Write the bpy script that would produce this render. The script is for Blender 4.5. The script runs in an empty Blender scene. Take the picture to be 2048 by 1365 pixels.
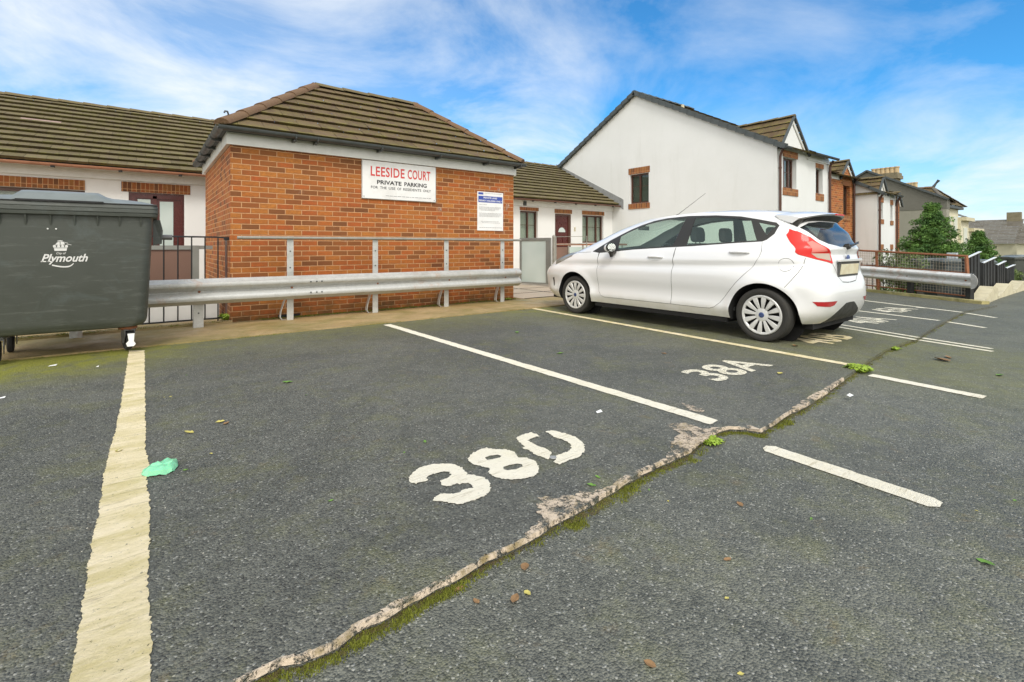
import bpy, bmesh, math, random
from mathutils import Vector, Matrix, noise
from mathutils.geometry import delaunay_2d_cdt
random.seed(7)
sc = bpy.context.scene
col = sc.collection
R = math.radians

# ------------------------------------------------------------------ camera
CAM_H = 1.05
A = R(53.05)
FW = (math.cos(A), math.sin(A)); RT = (math.sin(A), -math.cos(A))
cd = bpy.data.cameras.new('camera'); cam = bpy.data.objects.new('camera', cd); col.objects.link(cam)
cam.location = (0, 0, CAM_H)
cam.rotation_euler = (R(90), 0, A - R(90))
cd.sensor_width = 36.0; cd.lens = 975.0 / 2048 * 36
cd.shift_y = -(682.5 - 493.0) / 2048
cd.clip_start = 0.05; cd.clip_end = 2000
sc.camera = cam

# ------------------------------------------------------------------ light
SUN_EL, SUN_AZ = 48, -118        # azimuth of the sun direction measured from +X
world = bpy.data.worlds.new('World'); sc.world = world; world.use_nodes = True
nt = world.node_tree; nt.nodes.clear()
def N(t, kind, **kw):
    n = t.nodes.new(kind)
    for k, v in kw.items():
        if hasattr(n, k): setattr(n, k, v)
    return n
def L(t, a, b): t.links.new(a, b)
out = N(nt, 'ShaderNodeOutputWorld'); bg = N(nt, 'ShaderNodeBackground')
sky = N(nt, 'ShaderNodeTexSky', sky_type='NISHITA', sun_disc=False)
sky.sun_elevation = R(SUN_EL); sky.sun_rotation = R(90 - SUN_AZ)
sky.ozone_density = 2.0; sky.air_density = 1.0; sky.dust_density = 0.4
bg.inputs[1].default_value = 0.125
tc = N(nt, 'ShaderNodeTexCoord')
# flatten direction onto a cloud layer
sx = N(nt, 'ShaderNodeSeparateXYZ'); L(nt, tc.outputs['Generated'], sx.inputs[0])
mx = N(nt, 'ShaderNodeMath', operation='MAXIMUM'); L(nt, sx.outputs[2], mx.inputs[0]); mx.inputs[1].default_value = 0.0
ad = N(nt, 'ShaderNodeMath', operation='ADD'); L(nt, mx.outputs[0], ad.inputs[0]); ad.inputs[1].default_value = 0.22
dx = N(nt, 'ShaderNodeMath', operation='DIVIDE'); L(nt, sx.outputs[0], dx.inputs[0]); L(nt, ad.outputs[0], dx.inputs[1])
dy = N(nt, 'ShaderNodeMath', operation='DIVIDE'); L(nt, sx.outputs[1], dy.inputs[0]); L(nt, ad.outputs[0], dy.inputs[1])
cb = N(nt, 'ShaderNodeCombineXYZ'); L(nt, dx.outputs[0], cb.inputs[0]); L(nt, dy.outputs[0], cb.inputs[1])
mp = N(nt, 'ShaderNodeMapping'); L(nt, cb.outputs[0], mp.inputs[0])
mp.inputs['Rotation'].default_value = (0, 0, R(-62)); mp.inputs['Scale'].default_value = (0.9, 1.05, 1.0); mp.inputs['Location'].default_value = (7.3, 4.1, 0)
n1 = N(nt, 'ShaderNodeTexNoise'); L(nt, mp.outputs[0], n1.inputs[0])
n1.inputs['Scale'].default_value = 1.5; n1.inputs['Detail'].default_value = 9; n1.inputs['Roughness'].default_value = 0.60; n1.inputs['Distortion'].default_value = 0.45
r1 = N(nt, 'ShaderNodeValToRGB'); L(nt, n1.outputs[0], r1.inputs[0])
r1.color_ramp.elements[0].position = 0.40; r1.color_ramp.elements[0].color = (0, 0, 0, 1)
r1.color_ramp.elements[1].position = 0.72; r1.color_ramp.elements[1].color = (1, 1, 1, 1)
# thin cloud veil lying to the north west, clearer to the east
dt = N(nt, 'ShaderNodeVectorMath', operation='DOT_PRODUCT'); L(nt, tc.outputs['Generated'], dt.inputs[0])
dt.inputs[1].default_value = (0.86, 0.39, 0.33)
veil = N(nt, 'ShaderNodeMapRange'); L(nt, dt.outputs['Value'], veil.inputs[0])
veil.inputs[1].default_value = 0.95; veil.inputs[2].default_value = 0.70; veil.inputs[3].default_value = 0.0; veil.inputs[4].default_value = 0.22
hz = N(nt, 'ShaderNodeMapRange'); L(nt, sx.outputs[2], hz.inputs[0])
hz.inputs[1].default_value = 0.24; hz.inputs[2].default_value = 0.0; hz.inputs[3].default_value = 0.0; hz.inputs[4].default_value = 0.55
clr = N(nt, 'ShaderNodeMapRange'); L(nt, dt.outputs['Value'], clr.inputs[0]); clr.inputs[1].default_value = 0.99; clr.inputs[2].default_value = 0.90; clr.inputs[3].default_value = 0.42; clr.inputs[4].default_value = 0.78
a1 = N(nt, 'ShaderNodeMath', operation='MULTIPLY'); L(nt, r1.outputs[0], a1.inputs[0]); L(nt, clr.outputs[0], a1.inputs[1])
a2 = N(nt, 'ShaderNodeMath', operation='ADD'); L(nt, a1.outputs[0], a2.inputs[0]); L(nt, veil.outputs[0], a2.inputs[1])
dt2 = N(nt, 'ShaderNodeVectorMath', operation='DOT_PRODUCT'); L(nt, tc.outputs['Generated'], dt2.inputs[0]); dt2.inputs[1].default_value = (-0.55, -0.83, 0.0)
back_fill = N(nt, 'ShaderNodeMapRange'); L(nt, dt2.outputs['Value'], back_fill.inputs[0])      # unseen white cloud added behind the viewer to whiten the ambient light
back_fill.inputs[1].default_value = -0.05; back_fill.inputs[2].default_value = 0.30; back_fill.inputs[3].default_value = 0.0; back_fill.inputs[4].default_value = 1.0
a25 = N(nt, 'ShaderNodeMath', operation='ADD'); L(nt, a2.outputs[0], a25.inputs[0]); L(nt, back_fill.outputs[0], a25.inputs[1])
a3 = N(nt, 'ShaderNodeMath', operation='ADD', use_clamp=True); L(nt, a25.outputs[0], a3.inputs[0]); L(nt, hz.outputs[0], a3.inputs[1])
ccol = N(nt, 'ShaderNodeMix', data_type='RGBA'); L(nt, back_fill.outputs[0], ccol.inputs[0]); ccol.inputs[6].default_value = (5.9, 6.2, 6.45, 1); ccol.inputs[7].default_value = (10.4, 10.1, 9.5, 1)
tint = N(nt, 'ShaderNodeMix', data_type='RGBA', blend_type='MULTIPLY'); tint.inputs[0].default_value = 1
L(nt, sky.outputs[0], tint.inputs[6]); tint.inputs[7].default_value = (0.30, 0.86, 1.18, 1)
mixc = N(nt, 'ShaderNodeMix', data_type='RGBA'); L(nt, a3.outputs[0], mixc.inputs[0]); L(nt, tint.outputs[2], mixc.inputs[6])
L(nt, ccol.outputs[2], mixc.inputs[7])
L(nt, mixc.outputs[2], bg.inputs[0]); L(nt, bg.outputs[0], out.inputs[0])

sd = bpy.data.lights.new('sun', 'SUN'); sun = bpy.data.objects.new('sun', sd); col.objects.link(sun)
sd.energy = 1.5; sd.angle = R(18); sd.color = (1.0, 0.965, 0.90)
dv = Vector((math.cos(R(SUN_AZ)) * math.cos(R(SUN_EL)), math.sin(R(SUN_AZ)) * math.cos(R(SUN_EL)), math.sin(R(SUN_EL))))
sun.rotation_euler = dv.to_track_quat('Z', 'Y').to_euler(); sun.location = (-5, -8, 12)
sc.view_settings.view_transform = 'Standard'; sc.view_settings.look = 'None'
sc.view_settings.exposure = 0.42; sc.view_settings.gamma = 1.0
sc.render.engine = 'CYCLES'
sc.cycles.use_denoising = True
sc.cycles.max_bounces = 6; sc.cycles.transparent_max_bounces = 12
sc.cycles.caustics_reflective = False; sc.cycles.caustics_refractive = False

# ------------------------------------------------------------------ survey helpers: real planes seen from the camera position
def ray(px, py):
    u = (px - 1024) / 975; v = (493 - py) / 975
    return (FW[0] + u * RT[0], FW[1] + u * RT[1], v)
def G(px, py, z=0.0):
    r = ray(px, py); d = (z - CAM_H) / r[2]; return (r[0] * d, r[1] * d)
def PX(px, py, X):
    r = ray(px, py); d = X / r[0]; return (r[1] * d, CAM_H + r[2] * d)      # (y, z)
def PY(px, py, Y):
    r = ray(px, py); d = Y / r[1]; return (r[0] * d, CAM_H + r[2] * d)      # (x, z)

# ------------------------------------------------------------------ object helpers
def tag(o, label=None, cat=None, group=None, kind=None):
    if label: o['label'] = label
    if cat: o['category'] = cat
    if group: o['group'] = group
    if kind: o['kind'] = kind
    return o
def empty(name, loc, rz=0, label=None, cat=None, group=None):
    o = bpy.data.objects.new(name, None); col.objects.link(o)
    o.location = loc; o.rotation_euler = (0, 0, rz); o.empty_display_size = 0.2
    return tag(o, label, cat, group)
def root_of(o):
    while o.parent: o = o.parent
    return o
def children(o): return [c for c in bpy.data.objects if c.parent == o]
def copy_tree(o, parent=None):
    c = o.copy(); col.objects.link(c); c.parent = parent
    for ch in children(o):
        if ch != c: copy_tree(ch, c)
    return c

class MB:
    def __init__(s): s.v = []; s.f = []; s.uv = None
    def add(s, vs, fs):
        b = len(s.v); s.v += [tuple(p) for p in vs]; s.f += [tuple(b + i for i in f) for f in fs]; return s
    def box(s, x0, y0, z0, x1, y1, z1):
        v = [(x, y, z) for z in (z0, z1) for y in (y0, y1) for x in (x0, x1)]
        return s.add(v, [(0, 2, 3, 1), (4, 5, 7, 6), (0, 1, 5, 4), (2, 6, 7, 3), (0, 4, 6, 2), (1, 3, 7, 5)])
    def obox(s, c, ax, ay, az, hx, hy, hz):     # oriented box
        c = Vector(c); ax = Vector(ax).normalized() * hx; ay = Vector(ay).normalized() * hy; az = Vector(az).normalized() * hz
        v = [c + ax * i + ay * j + az * k for k in (-1, 1) for j in (-1, 1) for i in (-1, 1)]
        return s.add(v, [(0, 2, 3, 1), (4, 5, 7, 6), (0, 1, 5, 4), (2, 6, 7, 3), (0, 4, 6, 2), (1, 3, 7, 5)])
    def beam(s, a, b, w, h, up=(0, 0, 1)):
        a = Vector(a); b = Vector(b); d = (b - a); l = d.length; d.normalize()
        sd_ = d.cross(Vector(up))
        if sd_.length < 1e-4: sd_ = Vector((1, 0, 0))
        sd_.normalize(); u2 = sd_.cross(d)
        return s.obox((a + b) / 2, d, sd_, u2, l / 2, w / 2, h / 2)
    def tube(s, pts, r, n=8, cap=True):
        pts = [Vector(p) for p in pts]; rs = r if isinstance(r, (list, tuple)) else [r] * len(pts)
        vs = []; fs = []; prev = None
        for i, p in enumerate(pts):
            d = (pts[min(i + 1, len(pts) - 1)] - pts[max(i - 1, 0)]).normalized()
            a = prev if prev is not None else (Vector((0, 0, 1)) if abs(d.z) < .9 else Vector((1, 0, 0)))
            a = (a - d * a.dot(d)).normalized(); prev = a; b = d.cross(a)
            for k in range(n):
                t = 2 * math.pi * k / n; vs.append(p + (a * math.cos(t) + b * math.sin(t)) * rs[i])
        for i in range(len(pts) - 1):
            for k in range(n): fs.append((i * n + k, i * n + (k + 1) % n, (i + 1) * n + (k + 1) % n, (i + 1) * n + k))
        if cap: fs.append(tuple(range(n - 1, -1, -1))); fs.append(tuple((len(pts) - 1) * n + k for k in range(n)))
        return s.add(vs, fs)
    def prism(s, pts, d):                      # pts: 3D ring, d: extrusion vector
        n = len(pts); d = Vector(d); a = [Vector(p) for p in pts]
        return s.add(a + [p + d for p in a], [tuple(range(n - 1, -1, -1)), tuple(range(n, 2 * n))] + [(i, (i + 1) % n, n + (i + 1) % n, n + i) for i in range(n)])
    def lathe(s, prof, axis_o, axis, n=32):    # prof: (r, t along axis)
        o = Vector(axis_o); ax = Vector(axis).normalized(); a = Vector((0, 0, 1)) if abs(ax.z) < .9 else Vector((1, 0, 0))
        a = (a - ax * a.dot(ax)).normalized(); b = ax.cross(a); vs = []; fs = []
        for r, t in prof:
            for k in range(n):
                q = 2 * math.pi * k / n; vs.append(o + ax * t + (a * math.cos(q) + b * math.sin(q)) * r)
        for i in range(len(prof) - 1):
            for k in range(n): fs.append((i * n + k, i * n + (k + 1) % n, (i + 1) * n + (k + 1) % n, (i + 1) * n + k))
        return s.add(vs, fs)
    def build(s, name, m, parent=None, smooth=False, bevel=0, label=None, cat=None, group=None, kind=None, local=False, fix=True, weld=False):
        me = bpy.data.meshes.new(name)
        if local: o0 = Vector((0, 0, 0))
        elif parent: o0 = root_of(parent).location.copy()
        else:
            xs = [v[0] for v in s.v]; ys = [v[1] for v in s.v]; zs = [v[2] for v in s.v]
            o0 = Vector(((min(xs) + max(xs)) / 2, (min(ys) + max(ys)) / 2, min(zs)))
        me.from_pydata([Vector(v) - o0 for v in s.v], [], s.f)
        if fix or weld:
            bm = bmesh.new(); bm.from_mesh(me)
            if weld: bmesh.ops.remove_doubles(bm, verts=bm.verts, dist=0.0006)
            if fix: bmesh.ops.recalc_face_normals(bm, faces=bm.faces)
            bm.to_mesh(me); bm.free()
        me.validate()
        me.materials.append(m)
        if smooth:
            for p in me.polygons: p.use_smooth = True
            if smooth != 'all':
                try: me.set_sharp_from_angle(angle=R(35))
                except Exception: pass
        o = bpy.data.objects.new(name, me); col.objects.link(o)
        if parent: o.parent = parent
        elif not local: o.location = o0
        if bevel:
            b = o.modifiers.new('bevel', 'BEVEL'); b.width = bevel; b.segments = 2; b.limit_method = 'ANGLE'
        return tag(o, label, cat, group, kind)

def inside(pt, poly):
    x, y = pt; c = False; n = len(poly); j = n - 1
    for i in range(n):
        xi, yi = poly[i]; xj, yj = poly[j]
        if (yi > y) != (yj > y) and x < (xj - xi) * (y - yi) / (yj - yi) + xi: c = not c
        j = i
    return c
def densify(poly, step, closed=True):
    o = []; n = len(poly)
    for i in range(n if closed else n - 1):
        a = poly[i]; b = poly[(i + 1) % n]; k = max(1, int(math.dist(a, b) / step))
        for j in range(k): o.append(tuple(a[q] + (b[q] - a[q]) * j / k for q in range(len(a))))
    if not closed: o.append(tuple(poly[-1]))
    return o
def cdt(polys, extra=(), keep=None):
    vs = []; es = []
    for p in polys:
        b = len(vs); vs += [Vector(q) for q in p]; es += [(b + i, b + (i + 1) % len(p)) for i in range(len(p))]
    vs += [Vector(q) for q in extra]
    r = delaunay_2d_cdt(vs, es, [], 0, 1e-5)
    V = [tuple(v) for v in r[0]]; F = []
    for f in r[2]:
        c = (sum(V[i][0] for i in f) / len(f), sum(V[i][1] for i in f) / len(f))
        if keep is None or keep(c): F.append(tuple(f))
    return V, F
def ragged(poly, amp, step, seed=0.0, freq=None):
    d = densify(poly, step); n = len(d); o = []
    fr = freq or 1 / (step * 2.5)
    for i, p in enumerate(d):
        v = Vector((p[0] * fr, p[1] * fr, seed)); w = noise.noise(v); w2 = noise.noise(v + Vector((31, 7, 3)))
        v3 = noise.noise(v * .23 + Vector((5, 5, 5)))
        o.append((p[0] + (w + v3) * amp, p[1] + (w2 + v3) * amp))
    return o
def sheet(mb, poly, z, thick=0.0, holes=()):
    def keep(c): return inside(c, poly) and not any(inside(c, h) for h in holes)
    V, F = cdt([poly] + list(holes), keep=keep)
    mb.add([(x, y, z) for x, y in V], F)
    if thick:
        for p in [poly] + list(holes):
            n = len(p); mb.add([(x, y, z) for x, y in p] + [(x, y, z - thick) for x, y in p], [(i, (i + 1) % n, n + (i + 1) % n, n + i) for i in range(n)])
    return mb

# ------------------------------------------------------------------ materials
def base(name, rough=0.6, metal=0.0, spec=None, coat=0.0):
    m = bpy.data.materials.new(name); m.use_nodes = True; t = m.node_tree; b = t.nodes['Principled BSDF']
    b.inputs['Roughness'].default_value = rough; b.inputs['Metallic'].default_value = metal
    if spec is not None: b.inputs['Specular IOR Level'].default_value = spec
    if coat: b.inputs['Coat Weight'].default_value = coat; b.inputs['Coat Roughness'].default_value = 0.05
    return m, t, b
def pos(t): return N(t, 'ShaderNodeNewGeometry').outputs['Position']
def nz(t, vec, scale, detail=4, rough=0.55, dist=0.0, stretch=None):
    if stretch:
        mp_ = N(t, 'ShaderNodeMapping'); L(t, vec, mp_.inputs[0]); mp_.inputs['Scale'].default_value = stretch; vec = mp_.outputs[0]
    n = N(t, 'ShaderNodeTexNoise'); L(t, vec, n.inputs[0]); n.inputs['Scale'].default_value = scale
    n.inputs['Detail'].default_value = detail; n.inputs['Roughness'].default_value = rough; n.inputs['Distortion'].default_value = dist
    return n.outputs[0]
def ramp(t, fac, stops):
    r = N(t, 'ShaderNodeValToRGB'); L(t, fac, r.inputs[0]); e = r.color_ramp.elements
    while len(e) < len(stops): e.new(0.5)
    for i, (p, c) in enumerate(stops):
        e[i].position = p; e[i].color = (c if isinstance(c, tuple) else (c, c, c)) + (1,) if not (isinstance(c, tuple) and len(c) == 4) else c
    return r.outputs[0]
def mix(t, fac, a, b, mode='MIX'):
    m = N(t, 'ShaderNodeMix', data_type='RGBA', blend_type=mode)
    if isinstance(fac, (int, float)): m.inputs[0].default_value = fac
    else: L(t, fac, m.inputs[0])
    for i, c in ((6, a), (7, b)):
        if isinstance(c, tuple): m.inputs[i].default_value = c + (1,)
        else: L(t, c, m.inputs[i])
    return m.outputs[2]
def mth(t, op, a, b=None, clamp=False):
    m = N(t, 'ShaderNodeMath', operation=op, use_clamp=clamp)
    for i, c in ((0, a), (1, b)):
        if c is None: continue
        if isinstance(c, (int, float)): m.inputs[i].default_value = c
        else: L(t, c, m.inputs[i])
    return m.outputs[0]
def bump(t, b, h, dist, strength=1.0):
    n = N(t, 'ShaderNodeBump'); n.inputs['Distance'].default_value = dist; n.inputs['Strength'].default_value = strength
    L(t, h, n.inputs['Height']); L(t, n.outputs[0], b.inputs['Normal'])
def grime(t, v, c, amt=0.25, scale=2.0, dark=(0.35, 0.33, 0.25), stretch=None):
    n = nz(t, v, scale, 6, 0.65, 0.3, stretch); f = ramp(t, n, [(0.45, 0.0), (0.75, amt)])
    return mix(t, f, c, mix(t, 1.0, c, dark, 'MULTIPLY'))
def simple(name, c, rough=0.6, metal=0.0, amt=0.3, scale=3.0, bmp=0.0, bscale=60, dark=(0.4, 0.38, 0.32), stretch=None, coat=0.0):
    m, t, b = base(name, rough, metal, coat=coat); v = pos(t)
    rgb = N(t, 'ShaderNodeRGB'); rgb.outputs[0].default_value = c + (1,)
    L(t, grime(t, v, rgb.outputs[0], amt, scale, dark, stretch), b.inputs['Base Color'])
    rr = ramp(t, nz(t, v, scale * 2, 3), [(0.3, max(0, rough - 0.08)), (0.7, min(1, rough + 0.1))]); L(t, rr, b.inputs['Roughness'])
    if bmp: bump(t, b, nz(t, v, bscale, 4), bmp)
    return m
def wallvec(t):
    g = N(t, 'ShaderNodeNewGeometry'); s1 = N(t, 'ShaderNodeSeparateXYZ'); L(t, g.outputs['Normal'], s1.inputs[0])
    s2 = N(t, 'ShaderNodeSeparateXYZ'); L(t, g.outputs['Position'], s2.inputs[0])
    k = mth(t, 'GREATER_THAN', mth(t, 'ABSOLUTE', s1.outputs[1]), 0.5)
    u = mth(t, 'ADD', mth(t, 'MULTIPLY', s2.outputs[0], k), mth(t, 'MULTIPLY', s2.outputs[1], mth(t, 'SUBTRACT', 1.0, k)))
    c = N(t, 'ShaderNodeCombineXYZ'); L(t, u, c.inputs[0]); L(t, s2.outputs[2], c.inputs[1])
    return c.outputs[0], s2.outputs
def brick(name, soldier=False, tone=(1, 1, 1), stain=True):
    m, t, b = base(name, 0.85)
    v, p = wallvec(t)
    mpn = N(t, 'ShaderNodeMapping'); L(t, v, mpn.inputs[0])
    if soldier: mpn.inputs['Rotation'].default_value = (0, 0, R(90))
    else: mpn.inputs['Location'].default_value = (0.06, 0.0, 0)
    bt = N(t, 'ShaderNodeTexBrick'); L(t, mpn.outputs[0], bt.inputs[0])
    bt.offset = 0.5 if not soldier else 0.0
    bt.inputs['Scale'].default_value = 1.0; bt.inputs['Brick Width'].default_value = 0.225; bt.inputs['Row Height'].default_value = 0.0755
    bt.inputs['Mortar Size'].default_value = 0.0075; bt.inputs['Mortar Smooth'].default_value = 0.35; bt.inputs['Bias'].default_value = 0.0
    bt.inputs['Color1'].default_value = (0, 0, 0, 1); bt.inputs['Color2'].default_value = (1, 1, 1, 1); bt.inputs['Mortar'].default_value = (0, 0, 0, 1)
    k = tone
    cr = ramp(t, bt.outputs['Color'], [(0.0, (0.15 * k[0], 0.055 * k[1], 0.024 * k[2])), (0.18, (0.24 * k[0], 0.075 * k[1], 0.024 * k[2])), (0.32, (0.40 * k[0], 0.110 * k[1], 0.026 * k[2])), (0.50, (0.52 * k[0], 0.105 * k[1], 0.022 * k[2])), (0.68, (0.58 * k[0], 0.170 * k[1], 0.032 * k[2])), (0.85, (0.50 * k[0], 0.175 * k[1], 0.036 * k[2])), (1.0, (0.64 * k[0], 0.235 * k[1], 0.050 * k[2]))])
    P3 = pos(t)
    cr = mix(t, ramp(t, nz(t, P3, 22, 7, 0.8, 0.0, (1, 1, 2.0)), [(0.38, 0.0), (0.66, 0.75)]), cr, (0.24 * k[0], 0.085 * k[1], 0.035 * k[2]))
    cr = mix(t, ramp(t, nz(t, P3, 1.2, 4, 0.6), [(0.35, 0.0), (0.75, 0.3)]), cr, (0.60 * k[0], 0.22 * k[1], 0.06 * k[2]))
    mort = mix(t, nz(t, P3, 30, 3), (0.40, 0.19, 0.08), (0.66, 0.38, 0.19))
    c = mix(t, bt.outputs['Fac'], cr, mort)
    if stain:
        low = N(t, 'ShaderNodeMapRange'); L(t, p[2], low.inputs[0]); low.inputs[1].default_value = 0.42; low.inputs[2].default_value = -0.05; low.inputs[3].default_value = 0; low.inputs[4].default_value = 1.0
        nn = ramp(t, nz(t, P3, 5, 6, 0.7), [(0.35, 0.0), (0.62, 1.0)])
        f = mth(t, 'MULTIPLY', mth(t, 'MULTIPLY', low.outputs[0], nn), 0.85)
        c = mix(t, f, c, mix(t, nz(t, P3, 12, 4), (0.035, 0.028, 0.012), (0.085, 0.075, 0.018)))
        # white lime bloom in irregular blotches
        c = mix(t, ramp(t, nz(t, P3, 2.6, 6, 0.75), [(0.62, 0.0), (0.78, 0.35)]), c, (0.62, 0.52, 0.42))
    L(t, c, b.inputs['Base Color'])
    h = mth(t, 'ADD', mth(t, 'MULTIPLY', mth(t, 'SUBTRACT', 1.0, bt.outputs['Fac']), 1.0), mth(t, 'MULTIPLY', nz(t, P3, 90, 4), 0.35))
    bump(t, b, h, 0.006)
    return m
def tiles(name, c0, c1, moss=0.5, mossc=(0.16, 0.17, 0.02)):
    m, t, b = base(name, 0.9); v = pos(t)
    bc = mix(t, nz(t, v, 9, 6, 0.7), c0, c1)
    at = N(t, 'ShaderNodeAttribute', attribute_name='tilecol')
    bc = mix(t, mth(t, 'MULTIPLY', at.outputs['Fac'], 0.55), bc, mix(t, 1.0, bc, (0.45, 0.40, 0.35), 'MULTIPLY'))
    am = N(t, 'ShaderNodeAttribute', attribute_name='lip')
    f = mth(t, 'MULTIPLY', ramp(t, nz(t, v, 5.5, 7, 0.75, 0.3), [(0.40, 0.0), (0.62, 1.0)]), mth(t, 'ADD', mth(t, 'MULTIPLY', am.outputs['Fac'], 0.75), 0.35))
    f = mth(t, 'MULTIPLY', f, moss, True)
    bc = mix(t, f, bc, mix(t, nz(t, v, 40, 3), mossc, (mossc[0] * 2.0, mossc[1] * 1.9, mossc[2] * 1.5)))
    bc = mix(t, ramp(t, nz(t, v, 70, 3), [(0.62, 0.0), (0.72, 0.5)]), bc, (0.30, 0.28, 0.24))
    L(t, bc, b.inputs['Base Color']); bump(t, b, nz(t, v, 45, 6, 0.7), 0.008); return m
def glassm(name, tint, rough=0.0, opa=0.2, gc=(0.05, 0.06, 0.06)):
    m = bpy.data.materials.new(name); m.use_nodes = True; t = m.node_tree; t.nodes.clear()
    o = N(t, 'ShaderNodeOutputMaterial'); tr = N(t, 'ShaderNodeBsdfTransparent'); tr.inputs[0].default_value = tint + (1,)
    p = N(t, 'ShaderNodeBsdfPrincipled'); p.inputs['Base Color'].default_value = gc + (1,); p.inputs['Roughness'].default_value = max(rough, 0.02)
    lw_ = N(t, 'ShaderNodeLayerWeight'); lw_.inputs[0].default_value = .5; fr_n = mth(t, 'ADD', mth(t, 'MULTIPLY', mth(t, 'POWER', lw_.outputs['Facing'], 4.0), .75), .045)
    gl = N(t, 'ShaderNodeBsdfGlossy'); gl.inputs['Roughness'].default_value = max(rough, 0.015)
    m1 = N(t, 'ShaderNodeMixShader'); m1.inputs[0].default_value = opa; L(t, tr.outputs[0], m1.inputs[1]); L(t, p.outputs[0], m1.inputs[2])
    m2 = N(t, 'ShaderNodeMixShader'); L(t, fr_n, m2.inputs[0]); L(t, m1.outputs[0], m2.inputs[1]); L(t, gl.outputs[0], m2.inputs[2])
    L(t, m2.outputs[0], o.inputs[0]); return m

def render_wall(name, c=(0.72, 0.72, 0.68), streak=0.2):
    m, t, b = base(name, 0.9); v = pos(t)
    cc = mix(t, ramp(t, nz(t, v, 1.3, 6, 0.65, 0.2), [(0.35, 0.0), (0.8, streak)]), c, (c[0] * .72, c[1] * .73, c[2] * .68))
    cc = mix(t, ramp(t, nz(t, v, 3.2, 5, 0.6, 0.1, (1.0, 1.0, 0.12)), [(0.55, 0.0), (0.85, streak)]), cc, (c[0] * .55, c[1] * .55, c[2] * .48))
    L(t, cc, b.inputs['Base Color']); bump(t, b, nz(t, v, 120, 4, 0.7), 0.004); return m
M = {}
M['white'] = render_wall('white_render', (0.76, 0.775, 0.765), 0.20)
M['white_b'] = render_wall('white_render_bungalow', (0.80, 0.80, 0.78), 0.12)
M['grey_render'] = render_wall('grey_render', (0.16, 0.155, 0.13), 0.35)
M['grey_render_light'] = render_wall('buff_render', (0.30, 0.29, 0.235), 0.3)
M['cream'] = render_wall('cream_render', (0.66, 0.62, 0.46), 0.25)
M['pvc'] = simple('white_board', (0.76, 0.77, 0.74), 0.35, amt=0.18, scale=5)
M['brick'] = brick('orange_brick', tone=(0.80, 0.80, 0.62)); M['brick_far'] = brick('orange_brick_house', stain=False, tone=(0.85, 0.88, 0.75)); M['soldier'] = brick('brick_on_end', True, tone=(0.62, 0.72, 0.8), stain=False)
M['tile'] = tiles('brown_concrete_tile', (0.095, 0.060, 0.034), (0.165, 0.108, 0.060), 0.5, (0.15, 0.15, 0.018))
M['tile_moss'] = tiles('mossy_concrete_tile', (0.105, 0.082, 0.045), (0.20, 0.155, 0.085), 0.62, (0.115, 0.115, 0.016))
M['hip'] = tiles('terracotta_ridge', (0.125, 0.068, 0.038), (0.19, 0.11, 0.062), 0.35, (0.12, 0.11, 0.02))
M['slate'] = tiles('grey_slate', (0.10, 0.09, 0.075), (0.17, 0.155, 0.13), 0.3, (0.14, 0.13, 0.07))
M['gutter_grey'] = simple('dark_grey_gutter', (0.075, 0.085, 0.085), 0.45, amt=0.5, scale=8, dark=(0.5, 0.45, 0.4))
M['gutter_salmon'] = simple('faded_brown_gutter', (0.42, 0.20, 0.12), 0.5, amt=0.5, scale=6)
M['verge'] = simple('dark_verge_tile', (0.075, 0.088, 0.09), 0.7, amt=0.4, scale=5)
M['lead'] = simple('lead_flashing', (0.28, 0.29, 0.29), 0.55, amt=0.6, scale=5)
M['brown'] = simple('brown_window_frame', (0.085, 0.032, 0.018), 0.35, amt=0.3)
M['door_red'] = simple('mahogany_door', (0.085, 0.014, 0.011), 0.3, amt=0.25, scale=6)
M['curtain'] = simple('net_curtain', (0.62, 0.64, 0.56), 0.9, amt=0.6, scale=3, stretch=(12, 12, 0.6), dark=(0.55, 0.58, 0.55))
M['pane'] = glassm('window_glass', (0.86, 0.90, 0.87), 0.0, 0.06)
M['reflect_grey'] = simple('painted_reflection', (0.16, 0.18, 0.165), .8, amt=.9, scale=2, dark=(.4, .42, .4))  # grey-green reflection of the gable window, put into the sheet's colour
M['dark'] = simple('dark_inside', (0.02, 0.02, 0.02), 0.9)
M['black'] = simple('black_iron', (0.012, 0.012, 0.013), 0.4, amt=0.3)
M['fence_dark'] = simple('dark_painted_fence', (0.018, 0.019, 0.018), 0.75, amt=0.5, scale=6)
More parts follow.
